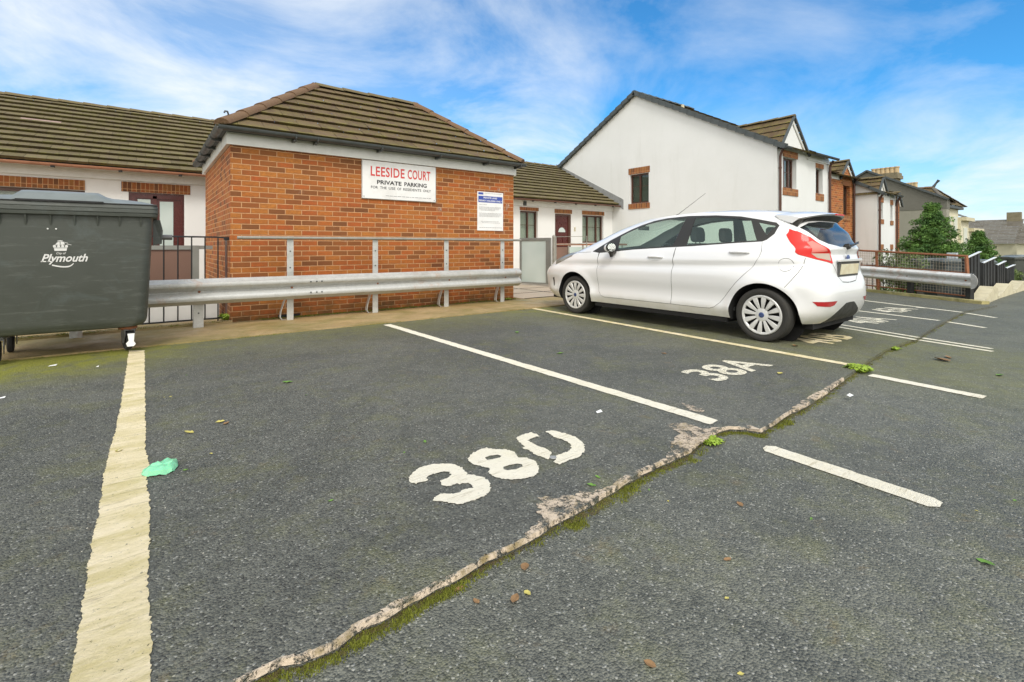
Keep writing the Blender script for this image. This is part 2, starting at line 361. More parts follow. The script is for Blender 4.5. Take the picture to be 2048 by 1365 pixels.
def galvanised(name, rust=0.2, kb=1.0):
    m, t, b = base(name, 0.42, 0.3); v = pos(t)
    c = mix(t, nz(t, v, 14, 5, 0.6), (0.36 * kb, 0.37 * kb, 0.35 * kb), (0.60 * kb, 0.60 * kb, 0.58 * kb))
    vo = N(t, 'ShaderNodeTexVoronoi'); L(t, v, vo.inputs[0]); vo.inputs['Scale'].default_value = 75
    c = mix(t, mth(t, 'MULTIPLY', vo.outputs['Color'], 0.35), c, (0.66, 0.67, 0.66))
    c = mix(t, ramp(t, nz(t, v, 1.7, 6, 0.7, 0.4, (0.8, 0.8, 2.4)), [(0.50, 0.0), (0.74, 0.45)]), c, (0.26, 0.25, 0.20))
    if rust:
        f = ramp(t, nz(t, v, 3.4, 7, 0.75, 0.6, (1.0, 1.0, 0.5)), [(0.60 - rust * 0.2, 0.0), (0.74 - rust * 0.1, min(1.0, rust + 0.35))])
        c = mix(t, f, c, mix(t, nz(t, v, 60, 3), (0.30, 0.10, 0.03), (0.48, 0.22, 0.07)))
        L(t, mth(t, 'SUBTRACT', 0.3, mth(t, 'MULTIPLY', f, 0.3)), b.inputs['Metallic'])
    L(t, c, b.inputs['Base Color']); L(t, ramp(t, nz(t, v, 20, 4), [(0.3, 0.34), (0.7, 0.58)]), b.inputs['Roughness'])
    bump(t, b, nz(t, v, 30, 4), 0.0015); return m
M['galv'] = galvanised('galvanised_steel', 0.12); M['galv_rust'] = galvanised('galvanised_steel_rusty', 0.45, 1.3); M['galv_rust'].node_tree.nodes['Principled BSDF'].inputs['Roughness'].default_value = .7
for l_ in list(M['galv_rust'].node_tree.links):
    if l_.to_socket.name == 'Metallic': M['galv_rust'].node_tree.links.remove(l_)
M['galv_rust'].node_tree.nodes['Principled BSDF'].inputs['Metallic'].default_value = 0.0
M['galv_pipe'] = simple('weathered_galvanised_pipe', (0.34, 0.33, 0.29), 0.5, 0.4, amt=0.5, scale=10)
M['rust'] = simple('rusty_iron', (0.30, 0.12, 0.055), 0.85, amt=0.6, scale=9, dark=(0.45, 0.40, 0.4))
M['wire'] = simple('pale_wire', (0.42, 0.40, 0.34), 0.5, 0.5, amt=0.8, scale=4, dark=(0.6, 0.35, 0.2))
M['frost'] = None
def frosted(name, c=(0.72, 0.82, 0.78), opa=0.8):
    m, t, b = base(name, 0.25); v = pos(t)
    L(t, mix(t, ramp(t, nz(t, v, 0.9, 2), [(0.35, 0.0), (0.65, 1.0)]), c, (c[0] * .72, c[1] * .77, c[2] * .76)), b.inputs['Base Color'])
    b.inputs['Transmission Weight'].default_value = 1 - opa; b.inputs['Roughness'].default_value = 0.35
    return m
M['frost'] = frosted('frosted_glass'); M['frost_brown'] = frosted('frosted_glass_clear', (0.20, 0.115, 0.085), 1.0)
M['frame_grey'] = simple('grey_metal_frame', (0.27, 0.28, 0.26), 0.4, 0.2, amt=0.3)
M['pot'] = simple('buff_chimney_pot', (0.55, 0.42, 0.24), 0.8, amt=0.4)
M['stack'] = simple('chimney_stack_stone', (0.22, 0.19, 0.12), 0.9, amt=0.5)
M['stone'] = simple('cream_coping', (0.62, 0.57, 0.40), 0.85, amt=0.5, scale=4, bmp=0.01)

# ground materials -------------------------------------------------
def asphalt(name, c0, c1, mossy=True, fleck=0.5):
    m, t, b = base(name, 0.8); v = pos(t); s = N(t, 'ShaderNodeSeparateXYZ'); L(t, v, s.inputs[0])
    vo = N(t, 'ShaderNodeTexVoronoi'); L(t, v, vo.inputs[0]); vo.inputs['Scale'].default_value = 155; vo.inputs['Randomness'].default_value = 1
    sp = N(t, 'ShaderNodeSeparateColor'); L(t, vo.outputs['Color'], sp.inputs[0])
    c = mix(t, sp.outputs[0], c0, c1)
    big = nz(t, v, 0.8, 5, 0.6, 0.3)
    c = mix(t, ramp(t, big, [(0.3, 0.0), (0.7, 0.45)]), c, mix(t, 1.0, c, (1.35, 1.34, 1.20), 'MULTIPLY'))
    c = mix(t, ramp(t, nz(t, v, 0.55, 6, 0.7, 0.8), [(0.42, 0.0), (0.58, 0.6)]), c, mix(t, 1.0, c, (0.60, 0.62, 0.62), 'MULTIPLY'))
    c = mix(t, ramp(t, nz(t, v, 9, 6, 0.75), [(0.35, 0.55), (0.62, 0.0)]), c, mix(t, 1.0, c, (0.55, 0.56, 0.58), 'MULTIPLY'))
    # single pale stones
    c = mix(t, ramp(t, sp.outputs[1], [(0.955, 0.0), (0.97, fleck)]), c, (0.42, 0.42, 0.38))
    c = mix(t, ramp(t, sp.outputs[2], [(0.93, 0.0), (0.95, 0.55)]), c, (0.010, 0.010, 0.011))
    # loose gravelly patches and darker repairs
    c = mix(t, ramp(t, nz(t, v, 1.6, 8, 0.78, 0.6), [(0.60, 0.0), (0.68, 0.65)]), c, mix(t, sp.outputs[1], (0.035, 0.036, 0.032), (0.26, 0.26, 0.22)))
    # rusty brown stains
    c = mix(t, ramp(t, nz(t, v, 5.5, 6, 0.75, 0.5), [(0.60, 0.0), (0.74, 0.6)]), c, (0.17, 0.125, 0.06))
    # thin green film, thickest along the kerb and in the shaded bays
    g1 = N(t, 'ShaderNodeMapRange'); L(t, s.outputs[1], g1.inputs[0]); g1.inputs[1].default_value = 4.9; g1.inputs[2].default_value = 6.4; g1.inputs[3].default_value = 0.0; g1.inputs[4].default_value = 0.30
    g2 = N(t, 'ShaderNodeMapRange'); L(t, s.outputs[0], g2.inputs[0]); g2.inputs[1].default_value = 0.6; g2.inputs[2].default_value = -0.9; g2.inputs[3].default_value = 1.1; g2.inputs[4].default_value = 5.0
    g3 = N(t, 'ShaderNodeMapRange'); L(t, s.outputs[0], g3.inputs[0]); g3.inputs[1].default_value = 4.2; g3.inputs[2].default_value = 5.2; g3.inputs[3].default_value = 0.0; g3.inputs[4].default_value = 0.55
    g4 = N(t, 'ShaderNodeMapRange'); L(t, s.outputs[0], g4.inputs[0]); g4.inputs[1].default_value = 7.4; g4.inputs[2].default_value = 7.0; g4.inputs[3].default_value = 0.25; g4.inputs[4].default_value = 1.0
    f = mth(t, 'ADD', mth(t, 'MULTIPLY', g1.outputs[0], g2.outputs[0]), mth(t, 'MULTIPLY', mth(t, 'MULTIPLY', g3.outputs[0], g4.outputs[0]), 0.45))
    f = mth(t, 'MULTIPLY', f, ramp(t, nz(t, v, 3.5, 7, 0.75, 0.4), [(0.32, 0.25), (0.62, 1.6)]), True)
    f2 = ramp(t, nz(t, v, 2.2, 8, 0.8), [(0.50, 0.0), (0.72, 0.32)])
    f = mth(t, 'MAXIMUM', f, f2)
    if mossy: c = mix(t, f, c, mix(t, nz(t, v, 50, 3), (0.12, 0.14, 0.015), (0.30, 0.29, 0.045)))
    L(t, c, b.inputs['Base Color'])
    L(t, ramp(t, sp.outputs[0], [(0.0, 0.55), (1.0, 0.9)]), b.inputs['Roughness'])
    h = mth(t, 'ADD', mth(t, 'MULTIPLY', mth(t, 'SUBTRACT', 1.0, vo.outputs['Distance']), 1.0), mth(t, 'MULTIPLY', nz(t, v, 25, 5), 1.4))
    bump(t, b, h, 0.0055); return m
M['asphalt'] = asphalt('bay_asphalt', (0.064, 0.067, 0.058), (0.172, 0.175, 0.152))
M['asphalt2'] = asphalt('lane_asphalt', (0.076, 0.080, 0.068), (0.200, 0.204, 0.174), fleck=0.6)
def concrete(name, c0, c1, moss=0.6):
    m, t, b = base(name, 0.85); v = pos(t)
    c = mix(t, nz(t, v, 2.2, 6, 0.65, 0.4), c0, c1)
    c = mix(t, ramp(t, nz(t, v, 1.3, 5, 0.7, 0.6), [(0.42, 0.0), (0.62, moss)]), c, (0.16, 0.15, 0.025))
    c = mix(t, ramp(t, nz(t, v, 45, 4, 0.7), [(0.5, 0.0), (0.75, 0.5)]), c, (0.10, 0.09, 0.07))
    L(t, c, b.inputs['Base Color']); L(t, ramp(t, nz(t, v, 1.5, 3), [(0.4, 0.4), (0.6, 0.85)]), b.inputs['Roughness'])
    bump(t, b, nz(t, v, 40, 5, 0.7), 0.006); return m
M['concrete'] = concrete('stained_concrete', (0.26, 0.19, 0.095), (0.54, 0.39, 0.19))
M['slab'] = concrete('pinkish_slab', (0.42, 0.33, 0.24), (0.54, 0.45, 0.34), 0.05)
M['pink'] = concrete('exposed_pink_concrete', (0.46, 0.37, 0.27), (0.66, 0.55, 0.42), 0.0)
M['dirt'] = concrete('mossy_dirt', (0.07, 0.05, 0.025), (0.14, 0.10, 0.04), 0.75)
M['earth'] = concrete('garden_ground', (0.09, 0.10, 0.03), (0.18, 0.17, 0.07), 0.8)
def paint(name, c, wear, yellow=0.0, holes=0.42):
    m, t, b = base(name, 0.75); v = pos(t)
    cc = mix(t, nz(t, v, 18, 6, 0.7), c, (c[0] * .80, c[1] * .78, c[2] * .70))
    cc = mix(t, ramp(t, nz(t, v, 11, 8, 0.8, 0.4, (0.35, 2.6, 1)), [(0.55, 0.0), (0.66, 0.75)]), cc, (0.34, 0.28, 0.15))
    cc = mix(t, ramp(t, nz(t, v, 2.1, 6, 0.7), [(0.45, 0.0), (0.7, 0.35)]), cc, (c[0] * .80, c[1] * .76, c[2] * .60))
    if yellow: cc = mix(t, ramp(t, nz(t, v, 3.5, 8, 0.78, 0.5, (0.6, 2.2, 1)), [(0.42, 0.0), (0.60, yellow)]), cc, (0.50, 0.42, 0.12))
    cc = mix(t, ramp(t, nz(t, v, 55, 5, 0.8, 0.0, (0.7, 1.6, 1)), [(0.60, 0.0), (0.70, 0.55)]), cc, (0.16, 0.14, 0.09))
    L(t, cc, b.inputs['Base Color']); bump(t, b, nz(t, v, 60, 7, 0.8, 0.2, (0.7, 1.5, 1)), 0.010)
    f = ramp(t, nz(t, v, 70, 6, 0.8), [(holes - 0.12 - wear, 0.0), (holes - 0.06 - wear, 1.0)]) if False else ramp(t, nz(t, v, 65, 7, 0.8), [(0.24 + wear, 0.0), (0.28 + wear, 1.0)])
    L(t, f, b.inputs['Alpha']); return m
M['paint'] = paint('white_road_paint', (0.90, 0.86, 0.72), 0.13)
M['paint_worn'] = paint('worn_road_paint', (0.90, 0.86, 0.72), 0.185)
M['paint_new'] = paint('fresh_road_paint', (0.92, 0.88, 0.76), 0.09)
M['paint_yel'] = paint('yellowed_road_paint', (0.94, 0.83, 0.60), 0.11, 0.55)
M['paint_green'] = paint('greenish_road_paint', (0.62, 0.60, 0.34), 0.12, 0.5)
M['leafgreen'] = simple('green_leaf', (0.13, 0.26, 0.04), 0.55, amt=0.3)
M['leafbrown'] = simple('brown_leaf', (0.26, 0.15, 0.065), 0.7, amt=0.4, scale=30)
M['leafyellow'] = simple('yellow_leaf', (0.50, 0.44, 0.12), 0.6, amt=0.3, scale=30)
M['weed'] = simple('weed_green', (0.26, 0.38, 0.035), 0.7, amt=0.5, scale=40)
M['moss'] = simple('moss_green', (0.17, 0.19, 0.02), 0.9, amt=0.6, scale=30)
M['needle'] = None
def foliage(name, c0, c1):
    m, t, b = base(name, 0.7); v = pos(t)
    c = mix(t, ramp(t, nz(t, v, 3.5, 3), [(0.35, 0.0), (0.65, 1.0)]), c0, c1)
    L(t, c, b.inputs['Base Color']); return m
M['needle'] = foliage('conifer_needles', (0.035, 0.10, 0.018), (0.13, 0.25, 0.045)); M['bush'] = foliage('bush_leaves', (0.05, 0.09, 0.02), (0.14, 0.19, 0.05))
M['bark'] = simple('bark', (0.12, 0.06, 0.035), 0.9, bmp=0.01)
M['bin'] = None
def text_geo(mb, s, o, u, v, w, h=None, sx=1.0, shear=0.0, off=0.0, n=(0, 0, 0), sp=1.0, depth=0.0):
    """lettering laid on a plane: origin o (left of baseline), directions u, v; scaled to width w / cap height h"""
    cu = bpy.data.curves.new('tmp', 'FONT'); cu.body = s; cu.shear = shear; cu.offset = off; cu.space_character = sp; cu.resolution_u = 3
    ob = bpy.data.objects.new('tmp', cu); col.objects.link(ob)
    dg = bpy.context.evaluated_depsgraph_get(); me = bpy.data.meshes.new_from_object(ob.evaluated_get(dg))
    vs = [tuple(x.co) for x in me.vertices]; fs = [tuple(p.vertices) for p in me.polygons]
    bpy.data.objects.remove(ob); bpy.data.curves.remove(cu); bpy.data.meshes.remove(me)
    x0 = min(p[0] for p in vs); x1 = max(p[0] for p in vs); y1 = max(p[1] for p in vs)
    kx = w / (x1 - x0); ky = (h / 0.73) if h else kx
    o = Vector(o); u = Vector(u); v = Vector(v)
    pts = [o + u * ((p[0] - x0) * kx) + v * (p[1] * ky) for p in vs]
    return mb.add(pts, fs)
# ================================================================== GROUND
ZR = -0.03                                   # the lane lies 3 cm below the bays
edge_px = [(470,1365),(560,1318),(600,1314),(640,1296),(675,1281),(723,1246),(776,1224),(864,1171),(908,1151),(965,1118),(1039,1083),(1079,1061),(1110,1039),(1140,1026),(1202,991),(1259,956),(1312,929),(1373,903),(1400,881),(1435,859),(1457,854),(1490,856),(1519,860),(1548,843),(1581,823),(1618,805),(1651,784),(1683,759),(1702,746),(1738,720),(1771,699),(1811,684),(1830,678),(1877,649),(1925,624)]
edge = [G(*p) for p in edge_px]
edge = [(-9.0, 1.42), (-2.0, 1.40), (-0.6, 1.37)] + edge + [(12.15, 1.75)]
def wob(pts, amp, step, seed):
    d = densify(pts, step, False); o = []
    for x, y in d:
        n = noise.noise(Vector((x * 9, y * 9, seed))) + 0.5 * noise.noise(Vector((x * 31, y * 31, seed)))
        o.append((x + n * amp * .6, y + n * amp))
    return o
edge_r = wob(edge, 0.008, 0.02, 1.0)
bay_poly = edge_r + [(12.15, 1.98), (13.9, 5.0), (14.4, 6.36), (-9.0, 6.36)]
terr = MB()
def gridsheet(mb, x0, x1, y0, y1, z, nx=4, ny=4):
    vs = [(x0 + (x1 - x0) * i / nx, y0 + (y1 - y0) * j / ny, z) for j in range(ny + 1) for i in range(nx + 1)]
    mb.add(vs, [(j * (nx + 1) + i, j * (nx + 1) + i + 1, (j + 1) * (nx + 1) + i + 1, (j + 1) * (nx + 1) + i) for j in range(ny) for i in range(nx)])
gridsheet(terr, -400, 600, -400, 600, -2.6, 8, 8)
terr.build('ground', M['earth'], kind='structure', fix=False)
mb = MB(); mb.box(-12, 1.9, -2.55, 40, 30, -1.35); mb.build('garden_ground', M['earth'], kind='structure')
car_park = sheet(MB(), bay_poly, 0.0, 0.30).build('car_park', M['asphalt'], kind='structure', fix=False)
lane = MB()
lp = [(-9, -9), (60, -9), (60, -1.0), (24, 1.9), (16.9, 2.02), (12.6, 1.88)] + [(12.15, 1.75)] + [(x, y + 0.02) for x, y in reversed(wob(edge, 0.008, 0.05, 1.0))]
lp2 = [(-9, -9), (18, -9), (18, 2.12), (16.9, 2.10), (12.6, 1.95), (12.1, 2.2), (-9, 2.2)]
sheet(lane, lp2, ZR, 0.9); lane.build('road', M['asphalt2'], kind='structure', fix=False)
# the street falls away beyond the end of the lane
fs_ = MB(); fs_.add([(18, -9, ZR), (18, 2.12, ZR), (24, 2.6, ZR - .33), (60, 9, ZR - 2.2), (60, -9, ZR - 2.2), (24, -9, ZR - .33), (200, -9, -2.5), (200, 9, -2.5)], [(0, 5, 2, 1), (5, 4, 3, 2), (4, 6, 7, 3)])
fs_.build('far_road', M['asphalt2'], kind='structure', fix=False)

# concrete apron under the barrier
apr = MB()
ap = ragged([(-9, 6.35), (5.3, 6.40), (6.4, 6.46), (14.2, 6.46), (14.2, 6.3), (6.4, 6.40)], 0.0, 5)
kerb_line = [(x, 6.34 + 0.015 * noise.noise(Vector((x * 3, 0, 0))) + 0.01 * noise.noise(Vector((x * 14, 0, 2)))) for x in [i * 0.08 - 9 for i in range(290)]]
sheet(apr, [p for p in kerb_line] + [(14.2, 6.34), (14.2, 7.50), (-9, 7.50)], 0.016, 0.05)
apr.build('concrete_apron', M['concrete'], kind='structure', fix=False)
kb = MB(); kb.box(-9, 7.515, -0.5, 0.94, 7.62, 0.045); kb.box(-9, 7.62, -0.8, 14.7, 8.1, 0.01)
kb.build('kerb', M['concrete'], kind='structure')
# footpath slabs by the gate (right of the brick store)
fp = MB(); sheet(fp, [(5.95, 7.52), (14.4, 7.52), (14.4, 13.0), (5.95, 13.0)], 0.022, 0.10); fp.build('footpath', M['slab'], kind='structure', fix=False)
fj = MB()
for y in (7.5, 8.4, 9.3): fj.box(5.96, y, 0.020, 14.3, y + 0.02, 0.0265)
fj.box(7.2, 7.53, 0.020, 7.22, 9.5, 0.0262)
fj.build('slab_joint', M['dark'], bpy.data.objects['footpath'])
# lower path between fence and bungalow
lpth = MB(); lpth.box(-12, 8.10, -1.3, 14.7, 20, -0.72); lpth.build('lower_path', M['slab'], kind='structure')

# worn pink concrete showing at the edge of the bays + moss in the joint
def widthfn(px):
    w = 0.004 + 0.024 * max(0, noise.noise(Vector((px * 0.021, 3, 0))) + .1) + 0.014 * max(0, noise.noise(Vector((px * 0.09, 1, 0))))
    for c, s, a in ((1150, 45, 0.13), (780, 40, 0.028), (905, 30, 0.012), (700, 30, 0.012), (1395, 34, 0.10), (1560, 20, 0.01), (1630, 40, 0.032), (1260, 40, 0.012)):
        w += a * math.exp(-((px - c) / s) ** 2)
    if px < 1060: w *= .45
    if px > 1690: w *= 0.12
    if 1440 < px < 1590: w *= .25
    return w
ep = densify([(p[0], p[1]) for p in edge_px], 4.0, False)
outer = []; inner = []
for i, p in enumerate(ep):
    g = G(*p); n_ = noise.noise(Vector((g[0] * 9, g[1] * 9, 1.0))) + 0.5 * noise.noise(Vector((g[0] * 31, g[1] * 31, 1.0)))
    g = (g[0] + n_ * .005, g[1] + n_ * .008)
    w = widthfn(p[0]) * (1 + 0.5 * noise.noise(Vector((g[0] * 40, 0, 9))))
    inner.append((g[0], g[1] - 0.003)); outer.append((g[0] - w * 0.35 + 0.02 * noise.noise(Vector((g[0] * 55, 4, 2))), g[1] + w))
wm = MB()
k = len(inner)
kw_ = sum(1 for p in ep if p[0] < 1690)
wm.add([(x, y, 0.0035) for x, y in inner] + [(x, y, 0.0035) for x, y in outer] + [(x, y - 0.006, -0.012) for x, y in inner], [(i, i + 1, k + i + 1, k + i) for i in range(kw_ - 1)] + [(2 * k + i, 2 * k + i + 1, i + 1, i) for i in range(kw_ - 1)])
# pink patches with broken outlines
M['pink_worn'] = M['pink'].copy(); t_ = M['pink_worn'].node_tree
f_ = mth(t_, 'MULTIPLY', ramp(t_, nz(t_, pos(t_), 17, 10, 0.85, 0.5), [(0.45, 0.0), (0.49, 1.0)]), ramp(t_, nz(t_, pos(t_), 3.4, 7, 0.85), [(0.43, 0.0), (0.48, 1.0)]))
b__ = t_.nodes['Principled BSDF']; c__ = b__.inputs['Base Color'].links[0].from_socket; L(t_, mix(t_, ramp(t_, nz(t_, pos(t_), 7, 7, 0.8), [(0.50, 0.0), (0.64, 0.85)]), c__, (0.20, 0.15, 0.045)), b__.inputs['Base Color']); L(t_, f_, t_.nodes['Principled BSDF'].inputs['Alpha'])
wm.build('worn_edge', M['pink_worn'], car_park, fix=False)
pp = MB()
for poly in ([(1331,850),(1372,848),(1400,858),(1432,861),(1414,878),(1388,893),(1370,872),(1350,862)], [(1362,806),(1380,812),(1410,820),(1404,827),(1380,822)], [(1478,858),(1500,852),(1520,860)]):
    sheet(pp, ragged([G(*q) for q in poly], 0.012, 0.012, 2.0), 0.004)
pp.build('worn_patch', M['pink_worn'], car_park, fix=False)
ds = MB(); o1 = []; o2 = []
for i, p in enumerate(ep):
    g = G(*p); w = 0.010 + 0.05 * max(0, 0.15 + noise.noise(Vector((g[0] * 3.1, 7, 0)))) + 0.012 * noise.noise(Vector((g[0] * 30, 2, 0)))
    if 1440 < p[0] < 1530: w *= 0.6
    o1.append((g[0], g[1] + 0.012)); o2.append((g[0] + w * 0.2, g[1] - w))
ds.add([(x, y, ZR + 0.007) for x, y in o1] + [(x, y, ZR + 0.0035) for x, y in o2], [(i, k + i, k + i + 1, i + 1) for i in range(k - 1)])
M['dirt_a'] = M['dirt'].copy(); t_ = M['dirt_a'].node_tree
f_ = ramp(t_, nz(t_, pos(t_), 30, 8, 0.85), [(0.44, 0.0), (0.56, 0.85)]); L(t_, f_, t_.nodes['Principled BSDF'].inputs['Alpha'])
ds.build('joint_dirt', M['dirt_a'], bpy.data.objects['road'], fix=False)
# moss tufts: countless little blades
def tuft(mb, x, y, z, r, n, hgt):
    for _ in range(n):
        a = random.uniform(0, 6.28); q = random.random() ** .5 * r; px, py = x + math.cos(a) * q, y + math.sin(a) * q
        h = hgt * random.uniform(.5, 1.1) * (1 - .5 * q / r); b = random.uniform(0, 6.28); w = h * random.uniform(.18, .4); lx, ly = math.cos(b) * w, math.sin(b) * w
        t = random.uniform(-.5, .5) * h; t2 = random.uniform(-.5, .5) * h
        mb.add([(px - lx, py - ly, z), (px + lx, py + ly, z), (px + t, py + t2, z + h)], [(0, 1, 2)])
mo = MB()
for i in range(1500):
    q = random.choice(ep); g = G(*q)
    if noise.noise(Vector((g[0] * 2.3, 5, 1))) < random.uniform(-.5, .25): continue
    tuft(mo, g[0] + random.uniform(-.02, .02), g[1] - random.uniform(-.006, .035), ZR, 0.02, 16, 0.012)
for q, r in ((1398, 70), (1240, 35), (1140, 25), (1560, 25), (1500, 20)):
    for _ in range(25):
        c = min(ep, key=lambda e: abs(e[0] - q - random.uniform(-r, r) * .5)); g = G(*c); tuft(mo, g[0], g[1] - random.uniform(0, .06), ZR, 0.025, 24, 0.014)
mo.build('moss', M['moss'], fix=False, kind='stuff', label='short moss growing along the open joint between the bays and the lane', cat='moss')

wf = MB()
for i in range(900):
    x = random.uniform(1.3, 5.85)
    if noise.noise(Vector((x * 1.7, 9, 1))) < random.uniform(-.5, .3): continue
    tuft(wf, x, 7.65 - abs(random.gauss(0, .035)), .016, .03, 14, .022)
for i in range(420):
    x = random.uniform(-3, 12); x = x if random.random() < .5 else random.uniform(-3, 1.5)
    if noise.noise(Vector((x * 1.3, 2, 4))) < random.uniform(-.4, .3): continue
    tuft(wf, x, 6.34 + random.gauss(0, .03), .004, .03, 12, .014)
for i in range(300):
    x = random.uniform(-3, .9); tuft(wf, x, 7.55 + random.gauss(0, .03), .04, .03, 12, .02)
wf.build('moss', M['moss'], fix=False, kind='stuff', label='dark green moss along the foot of the brick store and the kerb', cat='moss')
def weed(px, py, r, hgt, n, label, z=ZR):
    x, y = G(px, py, z); mb = MB()
    for _ in range(n):
        a = random.uniform(0, 6.28); q = random.random() ** .6 * r; bx, by = x + math.cos(a) * q * .6, y + math.sin(a) * q * .6
        h = hgt * random.uniform(.4, 1.0); ln = random.uniform(.3, 1) * r; cx, cy = math.cos(a + random.uniform(-.6, .6)), math.sin(a + random.uniform(-.6, .6))
        w = random.uniform(.10, .2) * r; mx_, my_ = bx + cx * ln * .6, by + cy * ln * .6
        mb.add([(bx, by, z), (mx_ - cy * w, my_ + cx * w, z + h), (bx + cx * ln, by + cy * ln, z + h * .7), (mx_ + cy * w, my_ - cx * w, z + h * .9)], [(0, 1, 2, 3)])
    mb.build('weed', M['weed'], label=label, cat='weed', fix=False)
weed(1716, 744, 0.085, 0.06, 200, 'largest bright green weed clump growing in the joint beside the third bay line')
weed(1420, 886, 0.055, 0.03, 150, 'small bright green weed beside the pink worn patch')
weed(1782, 699, 0.07, 0.03, 90, 'low yellowish weed in the joint beyond the large weed clump')
weed(455, 640, 0.10, 0.09, 160, 'green weed at the foot of the brick store by the black railing', z=0.02)
weed(1015, 600, 0.06, 0.04, 90, 'tiny weed at the right hand foot of the brick store', z=0.02)

# ------------------------------------------------------------------ painted markings
def quadline(a, b, w0, w1, mat, z=0.004, seed=0.0, amp=0.006, name='bay_line', label=None, par=None, zz=0.0, rounded=0.0):
    A_, B_ = Vector(G(*a, zz)), Vector(G(*b, zz)); d = (B_ - A_).normalized(); n = Vector((-d.y, d.x))
    poly = [tuple(A_ - n * w0 / 2), tuple(B_ - n * w1 / 2), tuple(B_ + n * w1 / 2), tuple(A_ + n * w0 / 2)]
    if rounded:
        poly = [tuple(A_ - n * w0 * .2 - d * rounded), tuple(A_ - n * w0 / 2), tuple(B_ - n * w1 / 2), tuple(B_ - n * w1 * .2 + d * rounded), tuple(B_ + n * w1 * .3 + d * rounded), tuple(B_ + n * w1 / 2), tuple(A_ + n * w0 / 2), tuple(A_ + n * w0 * .2 - d * rounded)]
    p = ragged(poly, amp, 0.014, seed)
    return sheet(MB(), p, zz + z).build(name, mat, par or car_park, fix=False, label=label)
road_o = bpy.data.objects['road']
# nearest line, traced on both edges
l1 = [(258,702),(245,790),(232,860),(214,920),(208,950),(198,1020),(186,1080),(176,1140),(168,1200),(152,1290),(140,1365),(136,1420)]
r1_ = [(302,1420),(299,1365),(303,1250),(296,1170),(300,1080),(298,1000),(294,960),(300,930),(290,905),(291,840),(290,760),(289,702)]
sheet(MB(), ragged([G(*q) for q in l1 + r1_], 0.007, 0.006, 3.0, 75), 0.004).build('bay_line', M['paint_yel'], car_park, fix=False, label='broad yellowed bay line running to the wheeled bin')
quadline((774,650),(1428,846), 0.105, 0.105, M['paint_new'], seed=4.0, label='clean white bay line left of the 38A bay')
quadline((1060,616.5),(1696,730), 0.10, 0.10, M['paint_yel'], seed=5.0, label='yellowish bay line beside the car')
quadline((1640,649),(1832,680.5), 0.065, 0.065, M['paint'], seed=6.0, label='lower of the double lines behind the car')
quadline((1640,643.5),(1838,676), 0.06, 0.06, M['paint'], seed=6.5, label='upper of the double lines behind the car')
quadline((1700,620.5),(1879,642), 0.075, 0.075, M['paint'], seed=7.0)
quadline((1700,598.5),(1925,625.5), 0.075, 0.075, M['paint'], seed=8.0)
quadline((1832,615.5),(1860,618), 0.05, 0.05, M['paint'], seed=8.5)
quadline((1540,899),(1862,1006), 0.108, 0.108, M['paint_new'], seed=9.0, name='lane_line', par=road_o, zz=ZR, rounded=0.03)
quadline((1740,751),(1970,796), 0.105, 0.105, M['paint_new'], seed=10.0, name='lane_line', par=road_o, zz=ZR)
quadline((1838,681),(1986,704), 0.07, 0.07, M['paint'], seed=11.0, name='lane_line', par=road_o, zz=ZR)
quadline((1845,677),(1984,698.5), 0.065, 0.065, M['paint'], seed=11.5, name='lane_line', par=road_o, zz=ZR)
quadline((1884,643),(1971,656.5), 0.075, 0.075, M['paint'], seed=12.0, name='lane_line', par=road_o, zz=ZR)
quadline((1932,627),(1992,636.5), 0.075, 0.075, M['paint'], seed=13.0, name='lane_line', par=road_o, zz=ZR)

# 38D, traced from the stencilled characters (coordinates in a 5.12x enlargement)
def zz38(pts): return [G(800 + x / 5.12, 840 + y / 5.12) for x, y in pts]
c3 = [(95,590),(190,500),(330,462),(560,460),(640,500),(640,525),(690,560),(680,575),(760,570),(850,600),(920,650),(928,690),(915,750),(860,800),(750,840),(600,868),(500,862),(335,835),(350,800),(420,765),(560,768),(620,745),(680,715),(750,700),(745,680),(700,662),(640,660),(620,672),(560,665),(510,690),(440,675),(412,630),(450,610),(530,580),(500,545),(430,540),(300,575),(265,605),(285,630),(160,665),(110,650),(90,635)]
e8 = [(695,400),(750,345),(810,315),(880,300),(950,312),(1080,302),(1170,330),(1200,375),(1210,392),(1300,395),(1380,430),(1425,490),(1420,540),(1370,585),(1280,605),(1170,620),(1050,610),(950,580),(905,535),(930,500),(850,490),(760,468),(715,440)]
h8a = [(870,395),(920,375),(1000,365),(1040,378),(1020,395),(950,412),(890,420)]; h8b = [(1060,490),(1120,470),(1200,458),(1250,465),(1255,485),(1190,515),(1100,525),(1060,515)]
d1 = [(1180,195),(1260,155),(1340,135),(1400,150),(1420,180),(1340,200),(1310,225),(1390,262),(1500,310),(1555,350),(1530,385),(1520,410),(1400,370),(1300,312),(1265,300),(1250,285),(1285,275),(1225,240)]
d2 = [(1490,125),(1560,118),(1690,140),(1800,185),(1880,245),(1892,330),(1840,380),(1720,430),(1630,465),(1575,440),(1600,400),(1600,372),(1660,355),(1740,315),(1755,275),(1730,235),(1640,205),(1570,175)]
nb = MB()
sheet(nb, ragged(zz38(c3), 0.008, 0.004, 1.0, 75), 0.004)
sheet(nb, ragged(zz38(e8), 0.008, 0.004, 2.0, 75), 0.004, holes=[ragged(zz38(h8a), 0.002, 0.006, 2.0, 60), ragged(zz38(h8b), 0.002, 0.006, 2.0, 60)])
sheet(nb, ragged(zz38(d1), 0.008, 0.004, 3.0, 75), 0.004); sheet(nb, ragged(zz38(d2), 0.008, 0.004, 4.0, 75), 0.004)
nb.build('bay_number', M['paint_new'], car_park, fix=False, label='white stencilled bay number 38D')
